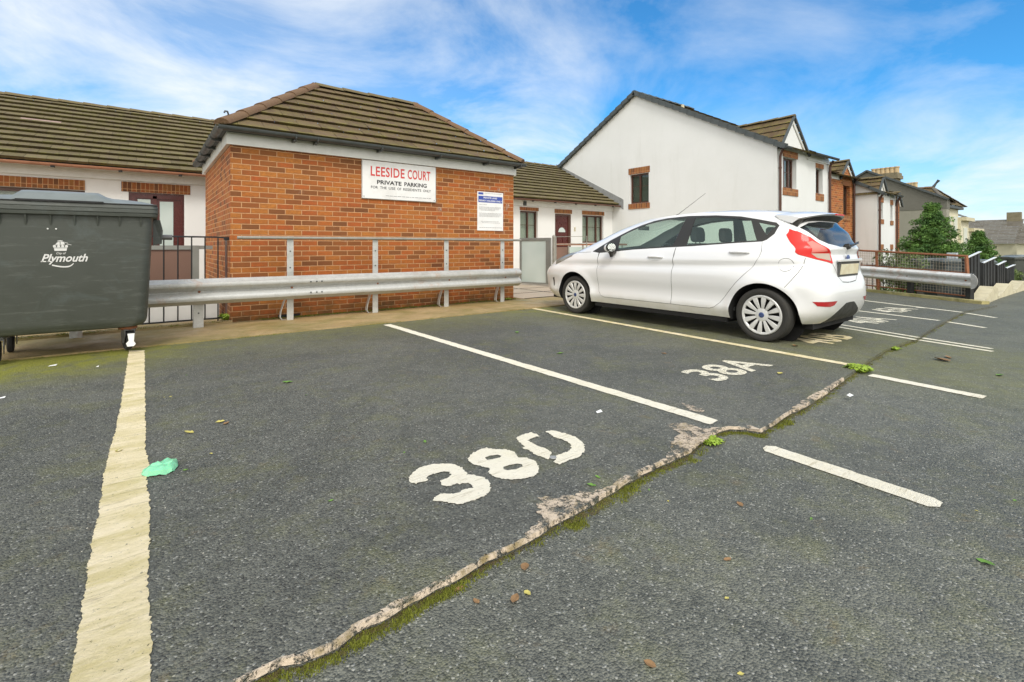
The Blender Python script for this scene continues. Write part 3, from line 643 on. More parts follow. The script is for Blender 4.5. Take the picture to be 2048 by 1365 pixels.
def baytext(s, px0, px1, h, mat, label, amp=0.0, bold=0.02):
    a = Vector(G(*px0)); b = Vector(G(*px1)); u = Vector((1, 0)); u = (b - a).normalized(); v = Vector((-u.y, u.x))
    t = MB(); text_geo(t, s, (a.x, a.y, 0.004), (u.x, u.y, 0), (v.x, v.y, 0), (b - a).length, h, off=bold)
    t.build('bay_number', mat, car_park, fix=False, label=label)
baytext('38A', (1436,764), (1545,731), 0.36, M['paint_worn'], 'worn white bay number 38A')
baytext('40B', (1650,692), (1710,675), 0.42, M['paint_yel'], 'yellowish bay number 40B behind the car')
baytext('40A', (1744,650), (1793,640), 0.46, M['paint_worn'], 'worn bay number 40A')
baytext('43A', (1794,627), (1836,619), 0.42, M['paint_worn'], 'faded bay number at the far end')
gc_ = MB(); x, y = G(1106, 917); gc_.lathe([(0.0, 0.007), (0.016, 0.007), (0.018, 0.004)], (x, y, 0), (0, 0, 1), 10)
gc_.build('flat_pebble', M['lead'], label='grey flat pebble lying on the stroke of the letter D', cat='pebble')

# loose grit (nobody could count it)
gr = MB()
for _ in range(1500):
    if random.random() < .5: x, y, z = random.uniform(-1.5, 6), random.uniform(1.5, 6.2), 0.0
    else: x, y, z = random.uniform(0.2, 6.5), random.uniform(-.2, 1.3), ZR
    s = random.uniform(.0012, .0035); a = random.uniform(0, 6.3)
    vs = [(x + math.cos(a + k * 1.57) * s * random.uniform(.7, 1.3), y + math.sin(a + k * 1.57) * s * random.uniform(.7, 1.3), z + 0.0005) for k in range(4)] + [(x, y, z + s * 1.1)]
    gr.add(vs, [(0, 1, 4), (1, 2, 4), (2, 3, 4), (3, 0, 4)])
gr.build('grit', simple('pale_grit', (0.42, 0.40, 0.34), 0.9, amt=0.8, scale=20), fix=False, kind='stuff', label='tiny pale grit scattered over the asphalt', cat='grit')

# leaves
def leafmesh(kind, seed):
    rs = random.Random(seed); mb = MB(); n = 5; L_ = 1.0
    cur = rs.uniform(.1, .5); pts = []
    for i in range(n + 1):
        t = i / n; w = math.sin(math.pi * min(1, t * 1.02)) ** .8 * (.28 if kind else .34) * (1 + rs.uniform(-.15, .15))
        z = 0.05 + cur * (t - .5) ** 2 + rs.uniform(0, .03)
        pts.append(((t - .5) * L_, w, z + w * .35)); pts.append(((t - .5) * L_, 0, z)); pts.append(((t - .5) * L_, -w, z + w * rs.uniform(.1, .5)))
    mb.add(pts, [f for i in range(n) for f in ((3*i, 3*i+3, 3*i+4, 3*i+1), (3*i+1, 3*i+4, 3*i+5, 3*i+2))])
    return mb
protos = {}
def leaf(px, py, size, colr, label, zg=None, rot=None):
    k = (colr, random.randrange(3))
    if zg is None: zg = 0.0
    if k not in protos:
        o = leafmesh(k[1], k[1] + len(colr)).build('fallen_leaf', M[colr], local=True, fix=False); protos[k] = o
    else: o = protos[k].copy(); col.objects.link(o)
    x, y = G(px, py, zg); o.location = (x, y, zg - 0.03 * size); o.scale = (size,) * 3
    o.rotation_euler = (random.uniform(-.15, .15), random.uniform(-.15, .15), rot if rot is not None else random.uniform(0, 6.28))
    label = label or {'leafbrown': 'tiny brown leaf scrap among others scattered on the asphalt', 'leafyellow': 'tiny pale yellow leaf scrap among others scattered on the asphalt', 'leafgreen': 'tiny green leaf scrap among others scattered on the asphalt'}[colr]
    tag(o, label, 'leaf', 'fallen leaves on the tarmac')
leaf(850, 884, .03, 'leafgreen', 'bright green leaf lying just above the painted 3')
leaf(1183, 972, .045, 'leafgreen', 'long green leaf lying below the letter D')
leaf(1972, 1128, .055, 'leafgreen', 'green leaf at the far right of the lane in the foreground', ZR)
leaf(2000, 752, .09, 'leafgreen', 'green leaf in the lane right of the second lane line', ZR)
leaf(378, 866, .06, 'leafyellow', 'curled pale leaf between the bag scrap and the number 38D')
leaf(452, 848, .05, 'leafbrown', 'brownish leaf beside a pale leaf in the nearest bay')
leaf(440, 845, .05, 'leafyellow', 'pale leaf touching a brown one in the nearest bay')
leaf(238, 903, .06, 'leafyellow', 'pale crumpled leaf lying on the broad bay line')
leaf(575, 766, .08, 'leafgreen', 'green leaf far up the nearest bay towards the brick store')
leaf(1884, 722, .16, 'leafbrown', 'large tan three pointed leaf in the lane', ZR)
leaf(1896, 716, .10, 'leafbrown', 'upright tip of tan leaf behind the large tan leaf', ZR)
leaf(1055, 1188, .03, 'leafyellow', 'round pale yellow leaf in the lane near the joint', ZR)
leaf(953, 1204, .03, 'leafbrown', 'orange brown leaf left of the round yellow leaf', ZR)
leaf(1300, 1330, .035, 'leafbrown', 'orange leaf at the bottom edge of the lane', ZR)
leaf(1050, 1136, .05, 'leafbrown', 'folded tan leaf standing in the joint', ZR)
leaf(918, 1180, .035, 'leafbrown', 'small brown leaf in the mossy joint below the pink concrete', ZR)
leaf(1030, 1200, .05, 'leafbrown', 'dull reddish leaf left of the round yellow leaf', ZR)
leaf(1480, 1010, .04, 'leafbrown', 'faint brown leaf in the lane below the near lane line', ZR)
leaf(1195, 955, .03, 'leafgreen', 'small green scrap of leaf at the corner of the worn pink area')
leaf(1120, 708, .08, 'leafgreen', 'pale leaf between the first two white lines')
leaf(1034, 666, .09, 'leafgreen', 'green leaf near the start of the clean white line')
leaf(1590, 693, .10, 'leafbrown', 'red brown leaf behind the rear tyre of the car')
leaf(1328, 708, .06, 'leafbrown', 'orange brown leaf left of the number 38A')
leaf(1560, 748, .07, 'leafyellow', 'long yellow stalk right of the number 38A')
leaf(1455, 1120, .03, 'leafbrown', 'small orange leaf alone in the middle of the lane', ZR)
rl = random.Random(4)
for i in range(22):
    px = rl.uniform(320, 1500); py = rl.uniform(690, 1050)
    if rl.random() < .35: px, py = rl.uniform(1000, 2040), rl.uniform(980, 1350)
    if 700 < px < 1300 and py > 1040: continue
    leaf(px, py, rl.uniform(.012, .026), rl.choice(['leafbrown', 'leafyellow', 'leafgreen', 'leafyellow']), None, ZR if py > 980 and px > 1000 else 0.0)
# torn green bag
bag = MB(); p0 = [(282,950),(296,942),(318,934),(340,925),(356,926),(356,936),(345,946),(325,952),(300,955),(284,955)]
bp = densify([G(*q) for q in p0], 0.012); cxy = (sum(p[0] for p in bp) / len(bp), sum(p[1] for p in bp) / len(bp))
rings = []
for k_, (s_, z_) in enumerate(((1.0, 0.006), (.92, .022), (.65, .034), (.3, .030))):
    rings.append([(cxy[0] + (p[0] - cxy[0]) * s_, cxy[1] + (p[1] - cxy[1]) * s_, z_ + 0.010 * noise.noise(Vector((p[0] * 45, p[1] * 45, k_)))) for p in bp])
nb_ = len(bp); bag.add([p for r_ in rings for p in r_] + [(cxy[0], cxy[1], .03)], [(k_ * nb_ + i, k_ * nb_ + (i + 1) % nb_, (k_ + 1) * nb_ + (i + 1) % nb_, (k_ + 1) * nb_ + i) for k_ in range(3) for i in range(nb_)] + [(3 * nb_ + i, 3 * nb_ + (i + 1) % nb_, 4 * nb_) for i in range(nb_)])
m_, t_, b_ = base('green_plastic_film', 0.25); b_.inputs['Base Color'].default_value = (0.22, 0.62, 0.36, 1); b_.inputs['Subsurface Weight'].default_value = 0.15
bag.build('plastic_bag', m_, smooth=True, label='torn mint green plastic bag scrap beside the broad bay line', cat='plastic bag')
for px, py, s in ((105, 733, .03), (3, 798, .02), (1198, 826, .025), (1700, 793, .03), (195, 735, .01)):
    x, y = G(px, py); mb = MB(); mb.add([(x - s, y - s * .3, .004), (x + s * .8, y - s * .5, .006), (x + s, y + s * .4, .014), (x - s * .6, y + s * .5, .008)], [(0, 1, 2, 3)])
    mb.build('paper_scrap', M['pvc'], label={105: 'white paper scrap on the mossy asphalt below the bin', 3: 'white scrap at the left edge of the bay', 1198: 'white scrap beside the clean white line', 1700: 'white scrap beside the near end of the second lane line', 195: 'tiny white scrap left of the broad line'}[px], cat='litter', fix=False)
# ================================================================== ROOFS
def roof_slope(mb_data, e0, e1, r0, r1, n, lip=0.042, tw=0.33, seed=0):
    """tiled slope: eave e0-e1, ridge r0-r1, n courses; each tile its own lifted quad"""
    e0, e1, r0, r1 = map(Vector, (e0, e1, r0, r1)); V, F, TC, LP = mb_data
    nrm = (e1 - e0).cross(r0 - e0 if (r0 - e0).length > .01 else r1 - e0).normalized()
    if nrm.z < 0: nrm = -nrm
    ud = (e1 - e0).normalized(); rs = random.Random(seed)
    for i in range(n):
        t0 = i / n - (0.0 if i == 0 else .0); t1 = (i + 1) / n
        a0 = e0.lerp(r0, t0); a1 = e1.lerp(r1, t0); b0 = e0.lerp(r0, t1); b1 = e1.lerp(r1, t1)
        s0 = a0.dot(ud); s1 = a1.dot(ud); q0 = b0.dot(ud); q1 = b1.dot(ud)
        off = (i % 2) * tw / 2; k0 = math.floor((min(s0, q0) - off) / tw); k1 = math.ceil((max(s1, q1) - off) / tw)
        for k in range(k0, k1):
            x0 = k * tw + off + .002; x1 = x0 + tw - .004
            xa0, xa1 = max(x0, s0), min(x1, s1); xb0, xb1 = max(x0, q0), min(x1, q1)
            if xa1 - xa0 < .01: continue
            if xb1 - xb0 < .005: xb0 = xb1 = min(max((x0 + x1) / 2, q0), q1)
            j = rs.uniform(-.003, .004); tcv = rs.random()
            pa = lambda s, h: a0 + ud * (s - s0) + nrm * h
            pb = lambda s, h: b0 + ud * (s - q0) + nrm * h
            lo = lip + j; m0, m1 = xa0 * .5 + xb0 * .5, xa1 * .5 + xb1 * .5
            cc = lambda s, f: (a0 + (b0 - a0) * f) + ud * (s - (s0 + (q0 - s0) * f)) + nrm * (lo * (1 - f) + .003)
            f1 = .30
            ya0 = xa0 + (xb0 - xa0) * f1; ya1 = xa1 + (xb1 - xa1) * f1
            b = len(V); und = (b0 - a0).normalized() * .035
            V += [pa(xa0, -.012) + und, pa(xa1, -.012) + und, pa(xa0, lo), pa(xa1, lo), cc(ya0, f1), cc(ya1, f1), pb(xb0, .003), pb(xb1, .003)]
            F += [(b, b + 1, b + 3, b + 2), (b + 2, b + 3, b + 5, b + 4), (b + 4, b + 5, b + 7, b + 6)]
            TC += [tcv] * 8; LP += [1, 1, 1, 1, 0.25, 0.25, 0, 0]
def build_roof(d, name, mat, parent):
    V, F, TC, LP = d; mb = MB(); mb.add(V, F); o = mb.build(name, mat, parent, fix=False)
    for nm, arr in (('tilecol', TC), ('lip', LP)):
        at = o.data.attributes.new(nm, 'FLOAT', 'POINT')
        if len(at.data) == len(arr): at.data.foreach_set('value', arr)
    return o
def hipcap(mb, a, b, r=0.11, step=0.42):
    a = Vector(a); b = Vector(b); n = max(1, int((b - a).length / step)); d = (b - a).normalized()
    up = Vector((0, 0, 1)); up = (up - d * up.dot(d)).normalized(); sd_ = d.cross(up)
    for i in range(n):
        p = a.lerp(b, i / n); q = a.lerp(b, (i + 1.06) / n); vs = []; fs = []
        for (c, rr, h) in ((p, r, .012), (q, r * .93, .0)):
            for k in range(9):
                t = math.pi * k / 8; vs.append(c + sd_ * math.cos(t) * rr + up * (math.sin(t) * rr * .72 + h - .01))
        fs = [(k, k + 1, 10 + k, 9 + k) for k in range(8)] + [tuple(range(8, -1, -1)), tuple(range(9, 18))]
        mb.add(vs, fs)
def gutter(mb, a, b, r=0.058):
    a = Vector(a); b = Vector(b); d = (b - a).normalized(); up = Vector((0, 0, 1)); sd_ = d.cross(up); vs = []; fs = []; n = 8
    for c in (a, b):
        for rr in (r, r - .006):
            for k in range(n + 1):
                t = math.pi + math.pi * k / n; vs.append(c + sd_ * math.cos(t) * rr + up * (math.sin(t) * rr))
    m = n + 1
    for k in range(n): fs += [(k, k + 1, 2 * m + k + 1, 2 * m + k), (m + k, 3 * m + k, 3 * m + k + 1, m + k + 1)]
    fs += [(0, 2 * m, 3 * m, m), (n, m + n, 3 * m + n, 2 * m + n)]
    fs += [(k, m + k, m + k + 1, k + 1) for k in range(n)] + [(2 * m + k, 2 * m + k + 1, 3 * m + k + 1, 3 * m + k) for k in range(n)]
    mb.add(vs, fs)

# ------------------------------------------------------------------ brick store
X0, X1, Y0, Y1 = 0.93, 5.79, 7.65, 11.1
shed = empty('brick_store', ((X0 + X1) / 2, (Y0 + Y1) / 2, 0), label='small orange brick bin store with a hipped brown tiled roof', cat='building')
MB().box(X0, Y0, -0.75, X1, Y1, 2.46).build('wall', M['brick'], shed)
f = MB(); f.box(X0 - .05, Y0 - .05, 2.44, X1 + .03, Y0 + .02, 2.605); f.box(X0 - .05, Y0 + .02, 2.44, X0 + .02, Y1 + .05, 2.605); f.box(X1 - .02, Y0 + .02, 2.44, X1 + .03, Y1 + .05, 2.605)
f.build('fascia', M['pvc'], shed)
s_ = MB(); s_.box(X0 - .11, Y0 - .17, 2.607, X1 + .06, Y1 + .17, 2.63); s_.build('soffit', M['verge'], shed)
ex0, ex1, ey0, ey1, ez = X0 - .12, X1 + .07, Y0 - .19, Y1 + .19, 2.65
Rl, Rr = (2.5, 9.38, 4.0), (4.5, 9.38, 4.0)
rd = ([], [], [], [])
roof_slope(rd, (ex0, ey0, ez), (ex1, ey0, ez), Rl, Rr, 8, seed=1)
roof_slope(rd, (ex1, ey1, ez), (ex0, ey1, ez), Rr, Rl, 8, seed=2)
roof_slope(rd, (ex0, ey1, ez), (ex0, ey0, ez), Rl, Rl, 8, seed=3)
roof_slope(rd, (ex1, ey0, ez), (ex1, ey1, ez), Rr, Rr, 8, seed=4)
build_roof(rd, 'roof', M['tile'], shed)
h = MB()
for a_h, b_h in (((ex0, ey0, ez + .02), Rl), ((ex1, ey0, ez + .02), Rr), ((ex0, ey1, ez + .02), Rl), ((ex1, ey1, ez + .02), Rr)):
    h = MB(); hipcap(h, a_h, b_h); h.build('hip_tile', M['hip'], shed, smooth=True)
h = MB(); hipcap(h, Rl, Rr, .10); h.build('ridge_tile', M['tile_moss'], shed, smooth=True)
g_ = MB(); gz = 2.645
gutter(g_, (ex0 - .05, ey0 - .02, gz), (ex1 + .05, ey0 - .02, gz)); gutter(g_, (ex0 - .02, ey0 - .05, gz), (ex0 - .02, ey1, gz)); gutter(g_, (ex1 + .02, ey0 - .05, gz), (ex1 + .02, ey1, gz))
gt = g_.build('gutter', M['gutter_grey'], shed, smooth=True, fix=False)
for x in (1.72, 2.02, 3.0, 4.05, 5.05, 5.78):
    b = MB(); b.box(x - .02, ey0 - .01, 2.56, x + .02, Y0 - .052, 2.60); b.tube([(x, ey0 - .085, gz - .01), (x, ey0 - .07, gz - .055), (x, ey0 - .02, gz - .068), (x, ey0 + .03, gz - .05)], .011, 6); b.build('bracket', M['gutter_grey'], gt)
for y in (8.15, 8.9, 9.7, 10.5):
    b = MB(); b.box(ex0 - .01, y - .02, 2.56, X0 - .052, y + .02, 2.60); b.tube([(ex0 - .085, y, gz - .01), (ex0 - .07, y, gz - .055), (ex0 - .02, y, gz - .068), (ex0 + .03, y, gz - .05)], .013, 6); b.build('bracket', M['gutter_grey'], gt)
b = MB(); b.box(X0 - .004, 7.66 + .28, 0.02, X0 + .0, 7.66 + .52, 1.15); b.build('meter_recess', M['brown'], shed)
v_ = MB(); v_.box(X0 + .6, Y0 - .006, 0.02, X0 + .9, Y0 - .001, 0.06); v_.build('air_vent', M['dark'], shed)
# little hooked lamp bracket on the hip
lp_ = MB(); lp_.tube([(0.90, 7.56, 2.70), (0.895, 7.55, 2.83), (0.88, 7.52, 2.86), (0.85, 7.50, 2.855), (0.84, 7.49, 2.83)], .011, 6); lp_.box(.87, 7.53, 2.68, .93, 7.59, 2.73)
lp_.build('roof_bracket', M['gutter_grey'], label='dark hooked bracket on the left hip of the brick store', cat='bracket')

# ------------------------------------------------------------------ signs
def mtext(c, r=.5):
    return simple('ink_%d' % int(c[0] * 999), c, r, amt=0.15)
M['ink'] = mtext((0.015, 0.015, 0.018)); M['ink_red'] = mtext((0.62, 0.06, 0.055)); M['ink_blue'] = mtext((0.035, 0.075, 0.36)); M['ink_grey'] = mtext((0.30, 0.30, 0.30))
M['signboard'] = simple('sign_board', (0.80, 0.80, 0.79), 0.35, amt=0.25, scale=4)
SY = Y0 - 0.022
sg = empty('sign', (3.41, Y0, 1.82), label='large white LEESIDE COURT private parking board on the orange brick', cat='sign')
MB().box(2.75, SY, 1.815, 4.07, Y0, 2.432).build('board', M['signboard'], sg, bevel=.004)
e_ = MB()
for (a, b, c, d) in ((2.75, 1.815, 4.07, 1.823), (2.75, 1.823, 2.757, 2.42), (4.063, 1.823, 4.07, 2.42)): e_.box(a, SY - .004, b, c, SY + .001, d)
e_.build('rim', M['frame_grey'], sg)
U, W_ = (1, 0, 0), (0, 0, 1); ty = SY - .0025
for w_, x_, k_ in (('LEESIDE', 2.895, .585), ('COURT', 3.535, .425)):
    t = MB(); text_geo(t, w_, (x_, ty, 2.190), U, W_, k_, .158, off=.018, sp=1.08); t.build('heading', M['ink_red'], sg, fix=False)
for w_, x_, k_, z_, h_, o_ in (('PRIVATE', 3.00, .425, 2.062, .066, .025), ('PARKING', 3.475, .415, 2.062, .066, .025), ('FOR', 2.90, .115, 1.985, .043, .004), ('THE', 3.05, .115, 1.985, .043, .004), ('USE', 3.20, .115, 1.985, .043, .004), ('OF', 3.35, .07, 1.985, .043, .004), ('RESIDENTS', 3.455, .33, 1.985, .043, .004), ('ONLY', 3.82, .15, 1.985, .043, .004)):
    t = MB(); text_geo(t, w_, (x_, ty, z_), U, W_, k_, h_, off=o_); t.build('lettering', M['ink'], sg, fix=False)
t = MB(); rr_ = random.Random(5); x = 3.15
while x < 3.98: w = rr_.uniform(.02, .07); t.box(x, ty, 1.874, min(x + w, 4.0), ty + .001, 1.882); x += w + .012
t.build('small_print', M['ink_grey'], sg, fix=False)
for x in (2.785, 4.035):
    for z in (1.85,):
        s = MB(); s.lathe([(0, -.006), (.008, -.005), (.009, 0)], (x, SY, z), (0, 1, 0), 8); s.build('screw', M['frame_grey'], sg)
sg = empty('sign', (5.235, Y0, 1.345), label='smaller white parking notice with a blue band near the brick corner', cat='sign')
MB().box(4.94, Y0 - .012, 1.345, 5.53, Y0, 2.075).build('board', M['signboard'], sg, bevel=.002)
ty2 = Y0 - .0145
MB().box(4.96, ty2, 1.875, 5.51, ty2 + .001, 1.995).build('blue_band', M['ink_blue'], sg)
M['ink_white'] = mtext((0.8, 0.8, 0.8))
t = MB(); text_geo(t, 'PRIVATE LAND', (5.075, ty2 - .0015, 1.948), U, W_, .31, .032, off=.02); text_geo(t, 'PERMIT HOLDERS ONLY', (4.975, ty2 - .0015, 1.892), U, W_, .52, .032, off=.02); t.build('lettering', M['ink_white'], sg, fix=False)
t = MB(); t.box(4.96, ty2, 2.02, 5.07, ty2 + .001, 2.06); t.build('emblem', M['ink_blue'], sg)
t = MB()
for z, x0, x1 in ((2.045, 5.10, 5.50), (1.83, 4.98, 5.15), (1.785, 4.98, 5.49), (1.765, 4.98, 5.47), (1.745, 4.98, 5.42), (1.725, 5.02, 5.34), (1.67, 4.98, 5.5), (1.65, 4.98, 5.48), (1.63, 4.98, 5.50), (1.61, 4.98, 5.44), (1.515, 5.02, 5.42), (1.49, 5.04, 5.45), (1.40, 4.98, 5.5)):
    x = x0
    while x < x1: w = rr_.uniform(.015, .05); t.box(x, ty2, z, min(x + w, x1), ty2 + .001, z + .0065); x += w + .008
t.build('small_print', M['ink_grey'], sg, fix=False)
sp_ = MB()
for x, z, r in ((5.22, 2.17, .03), (5.43, 2.14, .035), (5.62, 2.12, .03), (5.645, 1.84, .05), (5.62, 1.78, .03), (4.16, 1.71, .05), (4.14, 1.50, .03)):
    pts = [(x + math.cos(k * .52) * r * rr_.uniform(.5, 1.1), z + math.sin(k * .52) * r * rr_.uniform(.4, 1.2)) for k in range(12)]
    n = len(pts); sp_.add([(a, Y0 - .0025, b) for a, b in pts], [tuple(range(n))])
M['glue'] = simple('old_glue', (0.52, 0.42, 0.34), .9, amt=.6, scale=40); t_ = M['glue'].node_tree; L(t_, ramp(t_, nz(t_, pos(t_), 60, 6, .8), [(.46, 0.0), (.54, .8)]), t_.nodes['Principled BSDF'].inputs['Alpha'])
sp_.build('glue_mark', M['glue'], shed, fix=False)

# ------------------------------------------------------------------ crash barrier
def wbeam_profile(h):   # (offset towards the viewer, z from centre), W shape 0.31 high
    k = h / .31
    return [(.0, .155 * k), (.012, .150 * k), (.020, .140 * k), (.078, .108 * k), (.083, .090 * k), (.083, .065 * k), (.076, .052 * k), (.020, .018 * k), (.008, .004 * k), (.008, -.004 * k), (.020, -.018 * k), (.076, -.052 * k), (.083, -.065 * k), (.083, -.090 * k), (.078, -.108 * k), (.020, -.140 * k), (.012, -.150 * k), (0, -.155 * k)]
def wbeam(a, b, zc, h, out, th=.004, sag=0.0):
    a = Vector(a); b = Vector(b); o = Vector(out).normalized(); pr = wbeam_profile(h); mb = MB(); n = len(pr); segs = 16; vs = []; fs = []
    for off in (0, -th):
        for i in range(segs + 1):
            t = i / segs; p = a.lerp(b, t); z = zc[0] + (zc[1] - zc[0]) * t + sag * noise.noise(Vector((t * 5, 3, 1)))
            for q in pr: vs.append(p + o * (q[0] + off) + Vector((0, 0, z + q[1])))
    m = (segs + 1) * n
    for i in range(segs):
        for k in range(n - 1): fs += [(i * n + k, i * n + k + 1, (i + 1) * n + k + 1, (i + 1) * n + k), (m + i * n + k, m + (i + 1) * n + k, m + (i + 1) * n + k + 1, m + i * n + k + 1)]
    for k in range(n - 1): fs += [(k, m + k, m + k + 1, k + 1), (segs * n + k, segs * n + k + 1, m + segs * n + k + 1, m + segs * n + k)]
    return mb.add(vs, fs)
BY = 7.26
bar = empty('crash_barrier', (1.5, BY, 0.016), label='galvanised corrugated crash barrier with handrail in front of the brick store', cat='barrier')
ZC, ZH = .478, .325
wbeam((-2.6, BY, 0), (1.99, BY, 0), (ZC, ZC), ZH, (0, -1, 0), sag=.004).build('rail', M['galv'], bar, smooth=True)
wbeam((1.93, BY - .004, 0), (5.62, BY - .004, 0), (ZC, ZC - .004), ZH, (0, -1, 0), sag=.004).build('rail', M['galv'], bar, smooth=True)
posts = [PY(px, 600, 7.36)[0] for px in (152, 397, 580, 750, 892, 1004)]
for i, x in enumerate(posts):
    p = MB(); zt = .60 if i < 2 else 1.19; hw = .055 if i < 2 else .043
    p.box(x - hw, 7.345, -.05, x + hw, 7.352, zt)                        # front flange
    if i < 2: p.box(x - hw, 7.352, -.05, x - hw + .007, 7.46, zt); p.box(x - hw + .007, 7.453, -.05, x + hw * .4, 7.46, zt)
    else:
        cv = [(x - hw * .2, .40), (x - hw - .035, .27), (x - hw - .075, .14), (x - hw - .085, .06), (x - hw - .06, .02), (x - hw * .3, .012)]
        for (xa_, za_), (xb_, zb_) in zip(cv, cv[1:]): p.beam((xa_, 7.40, za_), (xb_, 7.40, zb_), .07, .008, (0, 1, 0)) if False else p.prism([(xa_, 7.37, za_), (xb_, 7.37, zb_), (xb_ + .010, 7.37, zb_), (xa_ + .010, 7.37, za_)], (0, .07, 0))
        p.box(x - hw - .02, 7.352, -.02, x + hw, 7.43, .012)
        p.box(x + hw - .007, 7.352, -.05, x + hw, 7.42, zt)
    p.build('post', M['galv'], bar, bevel=.002)
    for z in ((.20,) if i < 2 else (.75, .98)):
        s = MB(); s.lathe([(0, -.008), (.010, -.008), (.011, 0)], (x, 7.345, z), (0, 1, 0), 6); s.build('bolt', M['gutter_grey'], bar)
    s = MB(); s.lathe([(0, -.016), (.013, -.014), (.016, 0)], (x, BY - .008, ZC), (0, 1, 0), 8); s.build('bolt', M['rust'], bar)
for dx_ in (-.10, -.02, .05):
    for dz_ in (-.075, .075):
        s = MB(); s.lathe([(0, -.007), (.009, -.006), (.012, 0)], (1.96 + dx_ * 1.0, BY - .088, ZC + dz_), (0, 1, 0), 8); s.build('bolt', M['gutter_grey'], bar)
p = MB(); p.tube([(.97, 7.325, 1.165), (3.0, 7.32, 1.17), (5.72, 7.325, 1.165)], .021, 10); p.build('handrail', M['galv_pipe'], bar, smooth=True)

# ------------------------------------------------------------------ black iron railing left of the store
FY = 7.80
fn = empty('railing', (-.5, FY, 0.02), label='thin black iron railing between the bin and the brick store', cat='railing')
r_ = MB(); r_.tube([(-2.6, FY, 1.20), (.80, FY, 1.175)], .011, 6); r_.tube([(-2.6, FY, .06), (.90, FY, .06)], .011, 6); r_.tube([(.80, FY, 1.175), (.93, FY - .02, 1.165)], .011, 6); r_.build('rail', M['black'], fn)
h_ = MB(); h_.box(.87, FY - .03, 1.13, .93, FY + .02, 1.18); h_.box(.70, FY - .012, .55, .95, FY + .012, .60); h_.build('wall_clamp', M['black'], fn)
x = .80
while x > -2.6:
    q = MB(); q.tube([(x, FY, .02 if abs(x - .80) < .01 else .06), (x, FY, 1.18)], .0085, 6); q.build('bar', M['black'], fn); x -= .152

# white dwarf wall + glazed balustrade by the bungalow
w = MB(); w.box(-6, 8.25, -.72, .86, 8.4, .40); w.build('dwarf_wall', M['white_b'], label='low white rendered wall behind the black railing', cat='wall')
bal = empty('balustrade', (-1, 8.9, -.72), label='grey framed glass balustrade in front of the left hand doors', cat='balustrade')
BL = 8.9; xr = PY(391, 492, BL)[0]
zt_ = PY(350, 493, BL)[1]
q = MB(); q.box(-4.5, BL - .03, zt_ - .05, xr + .045, BL + .03, zt_ + .012); q.box(xr - .05, BL - .03, -.7, xr + .045, BL + .03, zt_ - .05); q.box(-1.6, BL - .03, -.7, -1.55, BL + .03, zt_ - .05); q.build('frame', M['frame_grey'], bal)
q = MB(); q.box(xr + .045, BL - .02, zt_ - .045, .84, BL + .02, zt_ + .01); q.build('frame', M['frame_grey'], bal)
MB().box(-1.55, BL - .006, -.6, xr - .05, BL + .006, zt_ - .05).build('glass_panel', M['frost_brown'], bal); MB().box(-4.5, BL - .006, -.6, -1.6, BL + .006, zt_ - .05).build('glass_panel', M['frost_brown'], bal)

# ------------------------------------------------------------------ walls with real openings
def wall_face(o, u, v, outline, holes, depth, mb, rev=None):
    """outline/holes in (u,v); reveals go back by depth along n = u x v (pointing out)"""
    o, u, v = Vector(o), Vector(u), Vector(v); n = u.cross(v)
    def keep(c): return inside(c, outline) and not any(inside(c, h) for h in holes)
    V, F = cdt([outline] + holes, keep=keep)
    mb.add([o + u * a + v * b for a, b in V], F)
    for h in holes:
        k = len(h); (rev or mb).add([o + u * a + v * b for a, b in h] + [o + u * a + v * b - n * depth for a, b in h], [(i, (i + 1) % k, k + (i + 1) % k, k + i) for i in range(k)])
    return n
def rect(a, b, c, d): return [(a, b), (c, b), (c, d), (a, d)]
def window(parent, o, u, v, r, depth, mull=(), bars=(), curtain=True, fr=.05, name='window', frame_m='brown', lintel=None, sill=None, cur_m='curtain'):
    """r=(a,b,c,d) opening; frame at the back of the reveal, panes, curtain behind"""
    o, u, v = Vector(o), Vector(u), Vector(v); n = u.cross(v); a, b, c, d = r; D = depth - .015
    def bx(mb, x0, y0, x1, y1, n0, n1):
        cx = o + u * (x0 + x1) / 2 + v * (y0 + y1) / 2 + n * (n0 + n1) / 2; mb.obox(cx, u, v, n, abs(x1 - x0) / 2, abs(y1 - y0) / 2, abs(n1 - n0) / 2)
    f = MB(); bx(f, a, b, a + fr, d, -D - .05, -D); bx(f, c - fr, b, c, d, -D - .05, -D); bx(f, a + fr, b, c - fr, b + fr, -D - .05, -D - .001); bx(f, a + fr, d - fr, c - fr, d, -D - .05, -D - .001)
    for m_ in mull: bx(f, m_ - fr * .6, b + fr, m_ + fr * .6, d - fr, -D - .045, -D + .003)
    for z_ in bars: bx(f, a + fr, z_ - .008, c - fr, z_ + .008, -D - .03, -D - .01)
    win = f.build(name, M[frame_m], parent)
    p = MB(); bx(p, a + fr, b + fr, c - fr, d - fr, -D - .032, -D - .026); p.build('pane', M['pane'], win)
    if curtain:
        q = MB(); bx(q, a + .01, b + .01, c - .01, d - .01, -D - .10, -D - .09); q.build('curtain', M[cur_m], win)
    else:
        q = MB(); bx(q, a - .2, b - .2, c + .2, d + .2, -D - .35, -D - .34); q.build('room', M['dark'], win)
    if lintel:
        q = MB(); bx(q, lintel[0], lintel[1], lintel[2], lintel[3], -.002, .012); q.build('lintel', M['soldier'], win)
    if sill:
        q = MB(); bx(q, sill[0], sill[1], sill[2], sill[3], -.002, .022); q.build('sill', M['soldier'], win)
    return win

